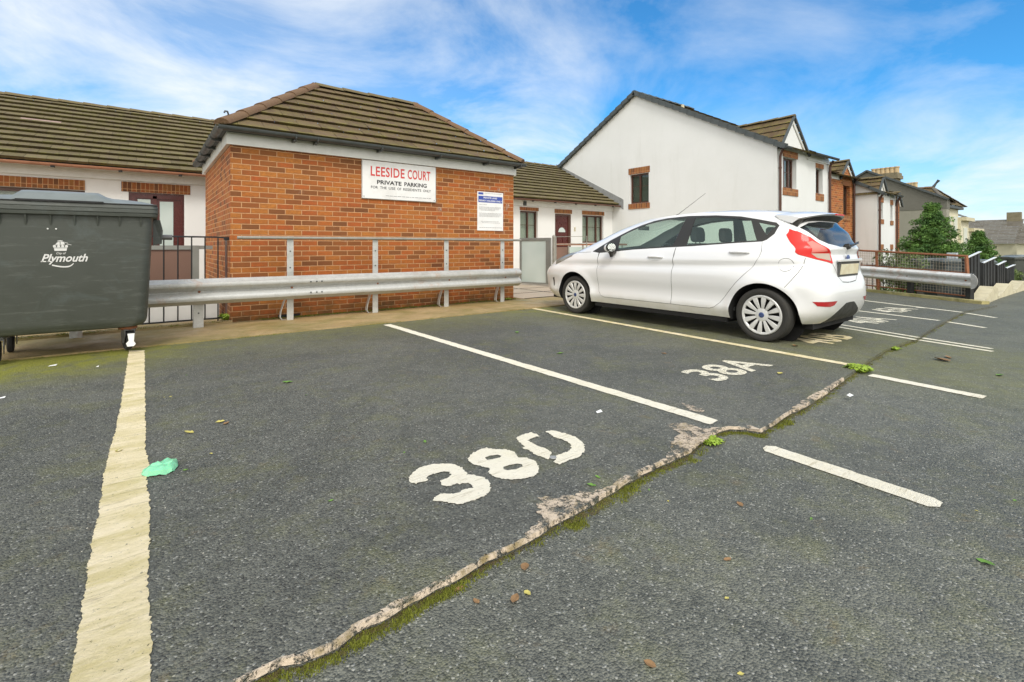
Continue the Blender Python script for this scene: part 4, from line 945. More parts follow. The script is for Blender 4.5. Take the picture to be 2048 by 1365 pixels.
# bungalow row ------------------------------------------------------
WY = 13.0
bg_ = empty('bungalow', (4, 15.5, -.72), label='long white rendered bungalow with a mossy tiled roof behind the brick store', cat='building')
ops = [(-2.60, 1.00, -.97, 2.17), (-.28, -.60, .69, 2.19), (10.12, 1.20, 10.90, 2.26), (11.70, -.60, 12.49, 2.22), (13.07, 1.18, 14.22, 2.22)]
wm_ = MB(); wall_face((0, WY, 0), (1, 0, 0), (0, 0, 1), rect(-14, -1.3, 14.745, 2.62), [rect(*r) for r in ops], .10, wm_)
wm_.box(-14, 13.6, -1.3, 14.745, 19.4, 2.55); wm_.build('wall', M['white_b'], bg_, fix=False)
O, Ux, Vz = (0, WY, 0), (1, 0, 0), (0, 0, 1)
window(bg_, O, Ux, Vz, ops[0], .10, mull=(-1.85,), lintel=(-4.0, 2.175, -.97, 2.375), fr=.07)
window(bg_, O, Ux, Vz, ops[2], .10, mull=(10.51,), bars=(1.78,), lintel=(10.10, 2.27, 10.93, 2.385))
window(bg_, O, Ux, Vz, ops[4], .10, mull=(13.43, 13.90), bars=(1.78,), lintel=(13.05, 2.235, 14.26, 2.385))
# left door set: dark frame, side panel and glazed leaf
d = MB(); d.box(-.28, WY + .03, -.6, .69, WY + .09, 2.19); dr = d.build('door', M['door_red'], bg_)
d = MB(); d.box(-.23, WY + .012, -.6, -.17, WY + .03, 2.13); d.box(.13, WY + .012, -.6, .20, WY + .03, 2.13); d.box(.62, WY + .012, -.6, .66, WY + .03, 2.13); d.box(-.17, WY + .012, 2.07, .62, WY + .03, 2.14); d.box(-.17, WY + .012, 1.0, .13, WY + .028, 1.9); d.build('moulding', M['door_red'], dr)
d = MB(); d.box(.25, WY + .018, .9, .49, WY + .028, 2.02); d.build('pane', M['frost'], dr)
d = MB(); d.box(-.13, WY + .018, 1.95, .09, WY + .028, 2.05); d.build('pane', M['frost'], dr)
d = MB(); d.box(-.40, WY - .012, 2.195, .80, WY + .001, 2.40); d.build('lintel', M['soldier'], bg_)
# right door
d = MB(); d.box(11.70, WY + .05, -.6, 12.49, WY + .09, 2.22); dr = d.build('door', M['door_red'], bg_)
d = MB(); d.box(11.70, WY + .02, -.6, 11.76, WY + .05, 2.22); d.box(12.38, WY + .02, -.6, 12.49, WY + .05, 2.22); d.box(11.76, WY + .02, 2.15, 12.38, WY + .05, 2.22); d.build('door_frame', M['brown'], dr)
d = MB()
for k in (0, 1):
    x0_ = 11.85 + k * .26; d.box(x0_, WY + .035, 1.05, x0_ + .19, WY + .05, 1.42)
d.box(11.84, WY + .038, 1.92, 12.30, WY + .05, 2.03); d.box(11.84, WY + .038, 1.85, 12.30, WY + .042, 1.88); d.build('moulding', M['door_red'], dr)
d = MB(); cx, cz = 12.07, 1.56; fan = [(cx + math.cos(math.pi * k / 10) * .17, WY + .040, cz + math.sin(math.pi * k / 10) * .17) for k in range(11)]; d.prism(fan, (0, .006, 0)); d.build('fanlight', M['frost'], dr)
d = MB(); d.box(11.68, WY - .012, 2.235, 12.53, WY + .001, 2.385); d.build('lintel', M['soldier'], bg_)
d = MB(); d.box(12.63, WY - .008, 1.60, 12.72, WY - .001, 1.66); d.box(12.65, WY - .03, 1.68, 12.70, WY - .001, 1.75); d.build('wall_plate', M['stone'], bg_)
d = MB(); d.box(-14, WY - .05, 2.425, 14.745, WY + .02, 2.60); d.build('fascia', M['pvc'], bg_)
d = MB(); d.box(-14, 12.68, 2.601, 14.745, 13.02, 2.622); d.build('soffit', M['pvc'], bg_)
d = MB(); gutter(d, (-14, 12.61, 2.625), (9.0, 12.61, 2.625), .055); d.build('gutter', M['gutter_salmon'], bg_, smooth=True, fix=False)
M['gutter_brown'] = simple('brown_gutter', (0.17, 0.085, 0.055), .5, amt=.4)
d = MB(); gutter(d, (9.0, 12.61, 2.625), (14.74, 12.61, 2.625), .055); gt2 = d.build('gutter', M['gutter_brown'], bg_, smooth=True, fix=False)
for x in [10.35, 11.35, 12.35, 13.35, 14.3] + [-3.4 + k * 1.0 for k in range(5)]:
    d = MB(); d.box(x - .03, 12.56, 2.545, x + .03, 12.62, 2.575); d.build('bracket', M['dark'], gt2)
d = MB(); d.box(10.22, 12.92, 2.43, 10.34, 12.955, 2.58); d.build('air_vent', M['verge'], bg_)
rd = ([], [], [], []); roof_slope(rd, (-9, 12.66, 2.66), (14.74, 12.66, 2.66), (-9, 16.2, 4.58), (14.74, 16.2, 4.58), 13, lip=.052, tw=.30, seed=9)
build_roof(rd, 'roof', M['tile_moss'], bg_)
d = MB(); d.prism([(-9, 12.70, 2.62), (-9, 16.2, 4.54), (-9, 19.7, 2.62)], (23.7, 0, 0)); d.build('roof_deck', M['verge'], bg_)
d = MB(); hipcap(d, (-9, 16.2, 4.58), (14.74, 16.2, 4.58), .11, .45); d.build('ridge_tile', M['tile_moss'], bg_, smooth=True)
# one odd pinkish replacement tile strip on the left slope
ux, uz = PY(80, 244, 14.4)
d = MB(); sl = (4.58 - 2.66) / (16.2 - 12.66)
def onroof(px, py, off=0.0):   # point of the roof plane seen at that pixel
    r = ray(px, py); t = ((2.66 - sl * 12.66) - CAM_H) / (r[2] - sl * r[1]); return Vector((r[0] * t, r[1] * t, CAM_H + r[2] * t + off))
for a, b in (((40, 241), (122, 249)),):
    p0_, p1_ = onroof(*a), onroof(*b); y_ = (p0_.y + p1_.y) / 2; d.prism([(p0_.x, y_ - .09, 2.66 + sl * (y_ - .09 - 12.66) + .045), (p1_.x, y_ - .09, 2.66 + sl * (y_ - .09 - 12.66) + .045), (p1_.x, y_ + .09, 2.66 + sl * (y_ + .09 - 12.66) + .03), (p0_.x, y_ + .09, 2.66 + sl * (y_ + .09 - 12.66) + .03)], (0, 0, -.02))
d.build('replaced_tile', simple('pinkish_tile', (0.34, 0.24, 0.20), .85, amt=.5, scale=8), bg_)

# ------------------------------------------------------------------ gate, posts, rails right of the store
gx0, gy0 = G(1040, 571); gx1, gy1 = G(1102, 574.3)
gd = Vector((gx1 - gx0, gy1 - gy0, 0)); gl_ = gd.length; gd.normalize(); gn = Vector((-gd.y, gd.x, 0)); gc0 = Vector((gx0, gy0, 0))
gt = empty('gate', (gx0, gy0, .022), label='grey framed gate filled with frosted glass right of the brick store', cat='gate')
def gbx(mb, s0, s1, z0, z1, w, oz=0.0): mb.obox(gc0 + gd * (s0 + s1) / 2 + Vector((0, 0, (z0 + z1) / 2)) + gn * oz, gd, gn, (0, 0, 1), (s1 - s0) / 2, w, (z1 - z0) / 2)
q = MB(); gbx(q, 0, gl_, 1.20, 1.27, .025); gbx(q, 0, gl_, .06, .10, .025); gbx(q, 0, .06, .10, 1.20, .025); gbx(q, gl_ - .14, gl_, .10, 1.20, .03); q.build('frame', M['frame_grey'], gt, bevel=.003)
q = MB(); gbx(q, .06, gl_ - .14, .10, 1.20, .006); q.build('frosted_panel', M['frost'], gt)
po = MB(); x_, y_ = G(1108, 577); po.tube([(x_, y_, 0.0), (x_, y_, 1.30)], .045, 10); po.lathe([(.046, 1.30), (.03, 1.33), (0, 1.335)], (x_, y_, 0), (0, 0, 1), 10); po.build('gate_post', M['galv_pipe'], label='round pale steel gate post right of the frosted gate', cat='post', smooth=True)
q0 = Vector(G(1112, 572) + (0,)); tr = empty('handrail', (q0.x, q0.y, .022), label='thin pale steel handrail frame beside the gate post', cat='handrail')
q = MB(); a_ = q0; b_ = q0 + Vector((.85, -.3, 0)); q.tube([a_ + Vector((0, 0, .02)), a_ + Vector((0, 0, 1.30)), b_ + Vector((0, 0, 1.32)), b_ + Vector((0, 0, .02))], .018, 6); q.build('tube', M['galv_pipe'], tr)
q = MB(); q.tube([a_ + Vector((0, 0, 1.10)), b_ + Vector((0, 0, 1.12))], .012, 6); q.build('rail', M['galv_pipe'], tr)
BR = 11.6; br = empty('railing', (12, BR, -.72), label='brown topped railing with frosted panels under the bungalow windows', cat='railing')
xa, xb = PY(1106, 490, BR)[0], 13.9; zt2 = PY(1150, 489, BR)[1]
q = MB(); q.box(xa, BR - .03, zt2 - .035, xb, BR + .03, zt2 + .03); q.build('top_rail', M['rust'], br)
x = xa
k = 0
while x < xb - .1:
    q = MB(); q.box(x, BR - .02, -.7, x + .04, BR + .02, zt2 - .035); q.build('post', M['galv_pipe'] if k else M['rust'], br)
    q = MB(); q.box(x + .05, BR - .005, -.55, min(x + .62, xb), BR + .005, zt2 - .09); q.build('panel', M['frost_brown'] if k < 1 else M['frost'], br); x += .66; k += 1

# ------------------------------------------------------------------ two storey house with the blank gable
GX = 14.75; GZ = -1.35
hs = empty('house', (17, 11, GZ), label='big white gabled house with one small window high in its blank side', cat='building')
yF, yB, zE = 6.73, 17.03, 4.02; yR, zR = 11.88, 6.76
gw = MB(); r0 = (11.27, 2.66, 12.14, 3.76)
ol = [(yF, GZ - .3), (yB, GZ - .3), (yB, zE), (yR, zR), (yF, zE)]
wall_face((GX, 0, 0), (0, -1, 0), (0, 0, 1), [(-a, b) for a, b in ol], [rect(-r0[2], r0[1], -r0[0], r0[3])], .10, gw)
fr = [(15.13, 2.80, 16.02, 3.72), (17.42, 2.78, 17.97, 3.60)]
GX2 = 18.45
wall_face((0, yF, 0), (1, 0, 0), (0, 0, 1), [(GX, GZ - .3), (GX2, GZ - .3), (GX2, zE), (16.64, zE), (15.72, 4.93), (14.96, zE), (GX, zE)], [rect(*r) for r in fr], .14, gw)
gw.add([(GX, yB, GZ), (GX2, yB, GZ), (GX2, yB, zE), (GX, yB, zE)], [(0, 1, 2, 3)])
gw.add([(GX2, yF, GZ), (GX2, yB, GZ), (GX2, yB, zE), (GX2, yR, zR), (GX2, yF, zE)], [(0, 1, 2, 3, 4)])
gw.build('wall', M['white'], hs, fix=False)
window(hs, (GX, 0, 0), (0, -1, 0), (0, 0, 1), (-r0[2], r0[1], -r0[0], r0[3]), .10, mull=(-11.72,), bars=(3.30,), cur_m='reflect_grey', lintel=(-12.20, 3.77, -11.22, 4.00), sill=(-12.20, 2.45, -11.22, 2.655), fr=.055)  # the sheet behind this pane carries the painted reflection tone
window(hs, (0, yF, 0), (1, 0, 0), (0, 0, 1), fr[0], .14, mull=(15.45, 15.75), lintel=(15.10, 3.725, 16.10, 3.92), sill=(15.10, 2.58, 16.10, 2.795), fr=.055, bars=(3.3,))
window(hs, (0, yF, 0), (1, 0, 0), (0, 0, 1), fr[1], .14, mull=(17.7,), lintel=(17.40, 3.605, 18.02, 3.76), sill=(17.40, 2.54, 18.02, 2.775), fr=.05)
# main roof
rd = ([], [], [], []); roof_slope(rd, (GX - .08, yF - .25, zE - .10), (GX2, yF - .25, zE - .10), (GX - .08, yR, zR + .04), (GX2, yR, zR + .04), 17, seed=11)
roof_slope(rd, (GX2, yB + .25, zE - .10), (GX - .08, yB + .25, zE - .10), (GX2, yR, zR + .04), (GX - .08, yR, zR + .04), 17, seed=12); build_roof(rd, 'roof', M['tile'], hs)
# verge (dark dry-verge caps in overlapping units)
vg = MB()
for (a, b) in (((yF - .28, zE - .13), (yR, zR + .03)), ((yB + .28, zE - .13), (yR, zR + .03))):
    n = 19
    for i in range(n):
        p = Vector((GX - .05, a[0] + (b[0] - a[0]) * i / n, a[1] + (b[1] - a[1]) * i / n)); q = Vector((GX - .05, a[0] + (b[0] - a[0]) * (i + 1.08) / n, a[1] + (b[1] - a[1]) * (i + 1.08) / n))
        p.z += .035; vg.beam(p, q, .15, .15)
vg.build('verge_cap', M['verge'], hs)
q = MB(); hipcap(q, (GX - .1, yR, zR + .06), (GX2, yR, zR + .06), .12); q.build('ridge_tile', M['verge'], hs, smooth=True)
q = MB(); q.lathe([(.06, 0), (.07, .10), (.06, .22), (.05, .22)], (16.6, 11.1, 6.30), (0, 0, 1), 10); q.build('vent_pipe', M['stone'], hs)
def dormer(par, xa, xb, xm, y, z0, z1, depth, mat='white', nc=5, seedv=0, yout=.09):
    """gable over a window with its own little roof running back into the main slope"""
    q = MB(); q.prism([(xa + .03, y + .03, z0), (xb - .03, y + .03, z0), (xm, y + .03, z1 - .06)], (0, depth * .8, 0)); q.build('dormer_cheek', M[mat], par)
    rd = ([], [], [], []); y1 = y - yout
    roof_slope(rd, (xa - .12, y + depth * .95, z0 - .12), (xa - .12, y1, z0 - .12), (xm, y + depth, z1), (xm, y1, z1), nc, seed=seedv, lip=.035)
    roof_slope(rd, (xb + .12, y1, z0 - .12), (xb + .12, y + depth * .95, z0 - .12), (xm, y1, z1), (xm, y + depth, z1), nc, seed=seedv + 1, lip=.035)
    build_roof(rd, 'dormer_roof', M['tile'], par)
    b = MB(); b.beam((xa - .06, y - .03, z0 - .10), (xm, y - .03, z1 - .07), .035, .15, (0, -1, 0)) if False else None
    for (xx) in (xa - .08, xb + .08):
        b.prism([(xx, y - .035, z0 - .12), (xm, y - .035, z1 - .05), (xm, y - .035, z1 - .20), (xx + (.09 if xx < xm else -.09), y - .035, z0 - .12)], (0, .028, 0))
    b.build('bargeboard', M['pvc'], par)
    c = MB()
    for xx in (xa - .14, xb + .14): c.beam((xx, y1 + .02, z0 - .12), (xm, y1 + .02, z1 + .02), .05, .06)
    c.build('verge_cap', M['verge'], par)
    c = MB(); hipcap(c, (xm, y1, z1 + .01), (xm, y + depth, z1 + .01), .09); c.build('ridge_tile', M['tile_moss'], par, smooth=True)
dormer(hs, 14.95, 16.66, 15.72, yF, zE, 4.98, 1.9, seedv=20)
q = MB(); gutter(q, (16.65, yF - .28, zE - .06), (GX2, yF - .28, zE - .06), .06); gutter(q, (14.62, yF - .28, zE - .10), (14.98, yF - .28, zE - .10), .06); q.build('gutter', M['verge'], hs, smooth=True, fix=False)
q = MB(); q.box(16.75, yF - .03, zE - .22, GX2 - .002, yF - .002, zE - .06); q.build('fascia', M['pvc'], hs)
def pipe(par, x, y, z0, z1, r=.036):
    q = MB(); q.tube([(x, y, z0), (x, y, z1 - .25), (x, y - .02, z1 - .15), (x, y - .1, z1)], r, 8)
    for z in (z0 + 1.2, z1 - .6, (z0 + z1) / 2): q.tube([(x, y, z), (x, y, z + .05)], r * 1.3, 8)
    q.build('downpipe', M['brown'], par, smooth=True)
pipe(hs, 14.83, yF - .06, GZ, zE - .1); pipe(hs, GX2 - .05, yF - .06, GZ, zE - .1)
# lead flashing where the bungalow roof meets the gable
q = MB(); y0_, y1_ = 12.45, 16.3; pr = lambda y: 2.66 + sl * (y - 12.66)
q.prism([(GX - .012, y0_, pr(y0_) - .08), (GX - .012, y1_, pr(y1_) - .02), (GX - .012, y1_, pr(y1_) + .10), (GX - .012, y0_ + .1, pr(y0_) + .36), (GX - .012, y0_, pr(y0_) + .30)], (.011, 0, 0)); q.build('flashing', M['lead'], hs)

# brick house behind, stepping down the hill
hb = empty('house', (19.6, 10, GZ), label='narrow orange brick house with a steep dormer between two white houses', cat='building')
q = MB(); wall_face((0, yF, 0), (1, 0, 0), (0, 0, 1), [(GX2 + .003, GZ - .3), (20.62, GZ - .3), (20.62, 3.5), (20.0, 4.0), (19.4, 3.5), (GX2 + .003, 3.5)], [rect(19.70, 2.15, 20.32, 3.20)], .12, q); q.build('wall', M['brick_far'], hb, fix=False)
window(hb, (0, yF, 0), (1, 0, 0), (0, 0, 1), (19.70, 2.15, 20.32, 3.20), .12, mull=(20.0,), lintel=(19.66, 3.205, 20.36, 3.42), sill=(19.66, 1.96, 20.36, 2.145))
q = MB(); q.box(GX2 + .01, yF - .03, 3.36, 19.35, yF - .002, 3.52); q.build('fascia', M['pvc'], hb)
q = MB(); q.prism([(GX2 + .004, yF + .02, 3.5), (GX2 + .004, yR, 6.2), (GX2 + .004, yB, 3.5)], (2.15, 0, 0)); q.build('roof_body', M['tile'], hb)
rd = ([], [], [], []); roof_slope(rd, (GX2, yF - .25, 3.45), (20.6, yF - .25, 3.45), (GX2, yR, 6.3), (20.6, yR, 6.3), 17, seed=31); build_roof(rd, 'roof', M['tile'], hb)
dormer(hb, 19.40, 20.60, 20.0, yF, 3.5, 4.08, 1.3, mat='brick_far', seedv=33, nc=4)
pipe(hb, 20.56, yF - .06, GZ, 3.5)
# second white house, projecting
h3 = empty('house', (22, 9, GZ), label='second white rendered house stepping forward behind the rusty mesh fence', cat='building')
yG = 6.0; zG = 2.98; X3, X3b = 20.63, 22.62
q = MB(); wall_face((X3, 0, 0), (0, -1, 0), (0, 0, 1), [(-12.3, GZ - .3), (-yG, GZ - .3), (-yG, zG), (-9.6, 5.0), (-12.3, 3.6)], [], .1, q)
w3 = [(20.80, 2.02, 21.23, 2.62), (22.03, 2.0, 22.28, 2.58), (20.80, -.9, 21.23, .93), (22.03, -.9, 22.28, .93)]
wall_face((0, yG, 0), (1, 0, 0), (0, 0, 1), [(X3, GZ - .3), (X3b, GZ - .3), (X3b, zG), (21.45, zG), (21.06, 3.46), (20.72, zG), (X3, zG)], [rect(*r) for r in w3], .12, q); q.build('wall', M['white'], h3, fix=False)
for i, r in enumerate(w3):
    window(h3, (0, yG, 0), (1, 0, 0), (0, 0, 1), r, .12, mull=((r[0] + r[2]) / 2,), fr=.035, lintel=(r[0] - .03, r[3] + .002, r[2] + .05, r[3] + .19), sill=(r[0] - .03, r[1] - .17, r[2] + .05, r[1] - .003) if i < 2 else None)
rd = ([], [], [], []); roof_slope(rd, (X3 - .1, yG - .2, 2.92), (X3b + .05, yG - .2, 2.92), (X3 - .1, 9.6, 5.02), (X3b + .05, 9.6, 5.02), 13, seed=41); build_roof(rd, 'roof', M['tile'], h3)
q = MB(); q.prism([(X3 + .01, yG + .02, 2.85), (X3 + .01, 9.6, 4.9), (X3 + .01, 13, 2.9)], (2.0, 0, 0)); q.build('roof_body', M['verge'], h3)
q = MB()
for i in range(9):
    a = Vector((X3 - .06, yG - .22 + 3.8 * i / 9, 2.90 + 2.15 * i / 9)); q.beam(a, a + Vector((0, .46, .255)), .1, .10)
q.build('verge_cap', M['verge'], h3)
dormer(h3, 20.70, 21.45, 21.06, yG, 3.0, 3.50, 1.2, seedv=43, nc=4)
q = MB(); gutter(q, (21.9, yG - .2, 2.93), (X3b, yG - .2, 2.93)); gutter(q, (X3 - .1, yG - .2, 2.9), (20.75, yG - .2, 2.9)); q.build('gutter', M['verge'], h3, smooth=True, fix=False)
pipe(h3, X3 + .06, yG - .06, GZ, 2.9); pipe(h3, X3b - .03, yG - .06, GZ, 2.9)
h4 = empty('house', (23.1, 8, GZ), label='thin sliver of brick house at the end of the stepped row', cat='building')
q = MB(); q.box(X3b + .004, yG + .05, GZ, 23.25, 12, 2.70); q.build('wall', M['brick_far'], h4)
dormer(h4, 22.75, 23.25, 23.0, yG + .05, 2.7, 3.08, 1.0, mat='brick_far', seedv=47, nc=3)

# ------------------------------------------------------------------ older terrace beyond
XG = 34.0
ot = empty('house', (38, 9.5, -2.6), label='tall grey rendered gable end of an old terrace carrying a long chimney', cat='building')
pk = PX(1735, 344, XG); rt_ = PX(1893, 399, XG)
mid = PX(1805, 418, XG)
def poly(mb, pts, d): mb.prism(pts, d)
q = MB(); q.prism([(XG, rt_[0], -2.6), (XG, 13.9, -2.6), (XG, 13.9, 3.05), (XG, rt_[0], 3.05)], (.6, 0, 0)); q.build('lower_wall', M['grey_render_light'], ot)
q = MB(); q.prism([(XG - .02, rt_[0] - .02, 3.05), (XG - .02, 13.9, 3.05), (XG - .02, 13.9, 3.5), (XG - .02, pk[0], pk[1]), (XG - .02, rt_[0] - .02, rt_[1])], (.6, 0, 0)); q.build('upper_wall', M['grey_render'], ot)
q = MB(); q.beam((XG - .05, rt_[0] - .1, rt_[1]), (XG - .05, pk[0], pk[1] + .05), .2, .10); q.beam((XG - .05, 13.9, 3.5), (XG - .05, pk[0], pk[1] + .05), .2, .10); q.build('coping', M['verge'], ot)
rd = ([], [], [], []); roof_slope(rd, (XG + .1, rt_[0] - .2, rt_[1]), (38, rt_[0] + .35, rt_[1]), (XG + .1, pk[0], pk[1] + .05), (38, pk[0], pk[1] + .05), 14, seed=51, tw=.4, lip=.015); build_roof(rd, 'roof', M['slate'], ot)
def stack(xx, pxa, pxb, ybot, ytop, npots, pottop, par):
    a = PX(pxa, ytop, xx); b = PX(pxb, ytop, xx); zb = PX(pxb, ybot, xx)[1]; yl, yr_ = a[0], b[0]; zt = b[1]
    q = MB(); q.box(xx, yr_, zb - 1.5, xx + .75, yl, zt - .35); q.build('chimney', M['stack'], par)
    q = MB(); q.box(xx - .10, yr_ - .1, zt - .35, xx + .85, yl + .1, zt - .15); q.box(xx - .04, yr_ - .05, zt - .15, xx + .8, yl + .05, zt); ch = q.build('chimney_cap', M['stack'], par)
    zp = PX(pxb, pottop, xx)[1]
    for i in range(npots):
        y = yr_ + (yl - yr_) * (i + .35) / npots; p = MB(); p.lathe([(.13, 0), (.12, (zp - zt) * .8), (.145, (zp - zt) * .82), (.145, zp - zt), (.09, zp - zt)], (xx + .35, y, zt), (0, 0, 1), 12); p.build('chimney_pot', M['pot'], par, smooth=True)
stack(34.6, 1738, 1793, 365, 345, 6, 332, ot)
# cream front of the terrace: cross wing with hipped roof, then lower bays stepping down
o2_ = empty('house', (37, 9, -2.6), label='cream bay fronted terrace with a brown hipped roof beyond the conifer', cat='building')
q = MB(); q.box(35.0, 7.12, -2.6, 38.1, 12, 3.30); q.build('wall', M['cream'], o2_)
w = MB(); w.box(35.35, 7.06, 1.9, 36.2, 7.14, 2.75); w.build('window', M['curtain'], o2_); w = MB(); w.box(36.9, 7.06, 1.9, 37.6, 7.14, 2.75); w.build('window', M['curtain'], o2_)
Ez = 3.34; Ap = (36.6, 7.95, 4.45)
rd = ([], [], [], [])
roof_slope(rd, (34.75, 6.9, Ez), (38.4, 6.9, Ez), Ap, Ap, 9, seed=56, tw=.4, lip=.02); roof_slope(rd, (34.75, 13, Ez), (34.75, 6.9, Ez), (36.6, 13, 4.45), Ap, 9, seed=55, tw=.4, lip=.02); roof_slope(rd, (38.4, 6.9, Ez), (38.4, 13, Ez), Ap, (36.6, 13, 4.45), 9, seed=57, tw=.4, lip=.02); build_roof(rd, 'roof', M['tile'], o2_)
q = MB(); hipcap(q, (34.7, 6.85, Ez), Ap, .10, .5); q.build('hip_tile', M['slate'], o2_); q = MB(); hipcap(q, (38.45, 6.85, Ez), Ap, .10, .5); q.build('hip_tile', M['slate'], o2_)
q = MB(); hipcap(q, (36.6, 13, 4.45), Ap, .14, .35); q.build('ridge_tile', M['hip'], o2_)
q = MB(); q.tube([Ap, (Ap[0], Ap[1] - .15, Ap[2] + .25), (Ap[0], Ap[1] - .28, Ap[2] + .42)], [.09, .05, .08], 6); q.build('finial', M['gutter_grey'], o2_)
q = MB(); q.box(34.8, 6.92, Ez - .16, 38.35, 12, Ez - .02); q.build('eaves', M['verge'], o2_)
for X_a, X_b, ztop in ((38.103, 40.0, 2.75), (40.003, 42.6, 2.15)):
    q = MB(); q.box(X_a, 7.0, -2.6, X_b, 12, ztop - .2); q.build('bay_window', M['cream'], o2_); q = MB(); q.box(X_a + .001, 6.75, ztop - .2, X_b + .2, 12, ztop); q.build('cornice', M['stone'], o2_)
    q = MB(); q.box(X_a + .5, 6.95, ztop - 2.4, X_b - .6, 7.02, ztop - .6); q.build('window', M['curtain'], o2_)
rd = ([], [], [], []); roof_slope(rd, (38.3, 7.0, 2.76), (41.2, 7.0, 2.76), (38.3, 10.2, 4.3), (41.2, 10.2, 4.3), 12, seed=58, tw=.4, lip=.02); build_roof(rd, 'lower_roof', M['slate'], o2_)
stack(43.0, 1806, 1830, 382, 377, 4, 364, o2_)
# far slate roofs at the right
fr_ = empty('house', (75, 6, -6), label='distant house with a long grey slate roof and cream wall', cat='building')
XX = 66
a = PX(1950, 441, XX); b = PX(2036, 436, XX); c = PX(2033, 487, XX); d_ = PX(1950, 492, XX)
q = MB(); q.box(XX + .4, b[0], -8, XX + 6, a[0] + 4, c[1]); q.build('wall', M['cream'], fr_)
rd = ([], [], [], []); roof_slope(rd, (XX, a[0] + 4, c[1]), (XX, b[0], c[1]), (XX + 3.5, a[0] + 4, b[1]), (XX + 3.5, b[0], b[1] + .3), 16, seed=61, tw=.8, lip=.02); build_roof(rd, 'roof', M['slate'], fr_)
q = MB(); q.box(XX + 3.2, b[0] + .2, b[1] - .6, XX + 4.0, b[0] + 1.2, b[1] + .7); q.build('chimney', M['stack'], fr_)
fr2 = empty('house', (70, 1.5, -6), label='distant low cream house at the right edge of the view', cat='building')
a = PX(2030, 462, 62); b = PX(2130, 462, 62); q = MB(); q.box(62, b[0], -8, 68, a[0] - .1, PX(2040, 488, 62)[1]); q.build('wall', M['cream'], fr2)
rd = ([], [], [], []); zz_ = PX(2040, 488, 62)[1]; roof_slope(rd, (61.7, a[0], zz_), (61.7, b[0], zz_), (65, a[0], zz_ + 1.9), (65, b[0], zz_ + 1.9), 8, seed=63, tw=.8, lip=.02); build_roof(rd, 'roof', M['slate'], fr2)
# ================================================================== RIGHT HAND END
A2 = Vector((12.10, 1.98, 0)); D2 = Vector((.505, .863, 0)).normalized(); N2 = Vector((D2.y, -D2.x, 0))     # N2 points away from the bays
LEN = 5.0
kk = MB(); kk.prism([A2 + D2 * -.05, A2 + D2 * LEN, A2 + D2 * LEN + N2 * .16, A2 - D2 * .05 + N2 * .16], (0, 0, .055)); 
M['kerb_moss'] = concrete('yellow_lichen_kerb', (0.40, 0.34, 0.10), (0.55, 0.50, 0.28), 0.9)
kk.build('kerb', M['kerb_moss'], kind='structure')
cf = empty('crash_barrier', tuple(A2 + N2 * .1), label='rust streaked crash barrier with a rounded end at the far side of the bays', cat='barrier')
wb = wbeam(A2 + D2 * .16 + N2 * .10, A2 + D2 * LEN + N2 * .10, (.40, .50), .27, -N2)
wb.build('rail', M['galv_rust'], cf, smooth=True)
e = MB(); c0_ = A2 + D2 * .16 + N2 * .03; pts = []
for k in range(9):
    t = math.pi / 2 + math.pi * k / 8; pts.append(c0_ + D2 * (math.cos(t) * .12) + Vector((0, 0, .40 + math.sin(t) * .145)))
e.prism([p for p in pts], -N2 * .008); 
e.build('end_plate', M['galv'], cf)
for s in (.30, 1.5, 3.0, 4.5):
    p = A2 + D2 * s + N2 * .17; q = MB(); q.obox(p + Vector((0, 0, .25)), D2, N2, (0, 0, 1), .045, .04, .27); q.build('post', M['fence_dark'] if s < 2 else M['galv_rust'], cf)
    q = MB(); q.lathe([(0, .012), (.014, .01), (.018, 0)], tuple(A2 + D2 * s + N2 * .085 + Vector((0, 0, .41))), tuple(-N2), 8); q.build('bolt', M['rust'], cf)
mf = empty('mesh_fence', tuple(A2 + N2 * .24), label='rusty framed wire mesh fence standing behind the far crash barrier', cat='fence')
F0 = A2 + D2 * .40 + N2 * .24
def ft(s): return .86 + .036 * s
q = MB(); q.tube([F0 + Vector((0, 0, ft(0))), F0 + D2 * LEN + Vector((0, 0, ft(LEN)))], .022, 8); q.build('top_rail', M['rust'], mf)
q = MB(); q.tube([F0 + Vector((0, 0, .10)), F0 + D2 * LEN + Vector((0, 0, .16))], .014, 6); q.tube([F0 + Vector((0, 0, .54)), F0 + D2 * LEN + Vector((0, 0, .66))], .012, 6); q.build('lower_rail', M['rust'], mf)
for s in (0.0, 2.0, 4.0):
    q = MB(); a_ = F0 + D2 * (s - .03); q.beam(a_ + Vector((0, 0, -.05)), a_ + D2 * .05 + Vector((0, 0, ft(s))), .035, .05, tuple(N2)); q.build('post', M['rust'], mf)
wi = MB(); s = .05
while s < LEN:
    wi.tube([F0 + D2 * s + Vector((0, 0, .1)), F0 + D2 * s + Vector((0, 0, ft(s)))], .0032, 4, False); s += .062
for i in range(14):
    z = .11 + i * .058; wi.tube([F0 + Vector((0, 0, z)), F0 + D2 * LEN + Vector((0, 0, z * (1 + .036 * LEN / .86)))], .0032, 4, False)
wi.build('wire_mesh', M['wire'], mf)

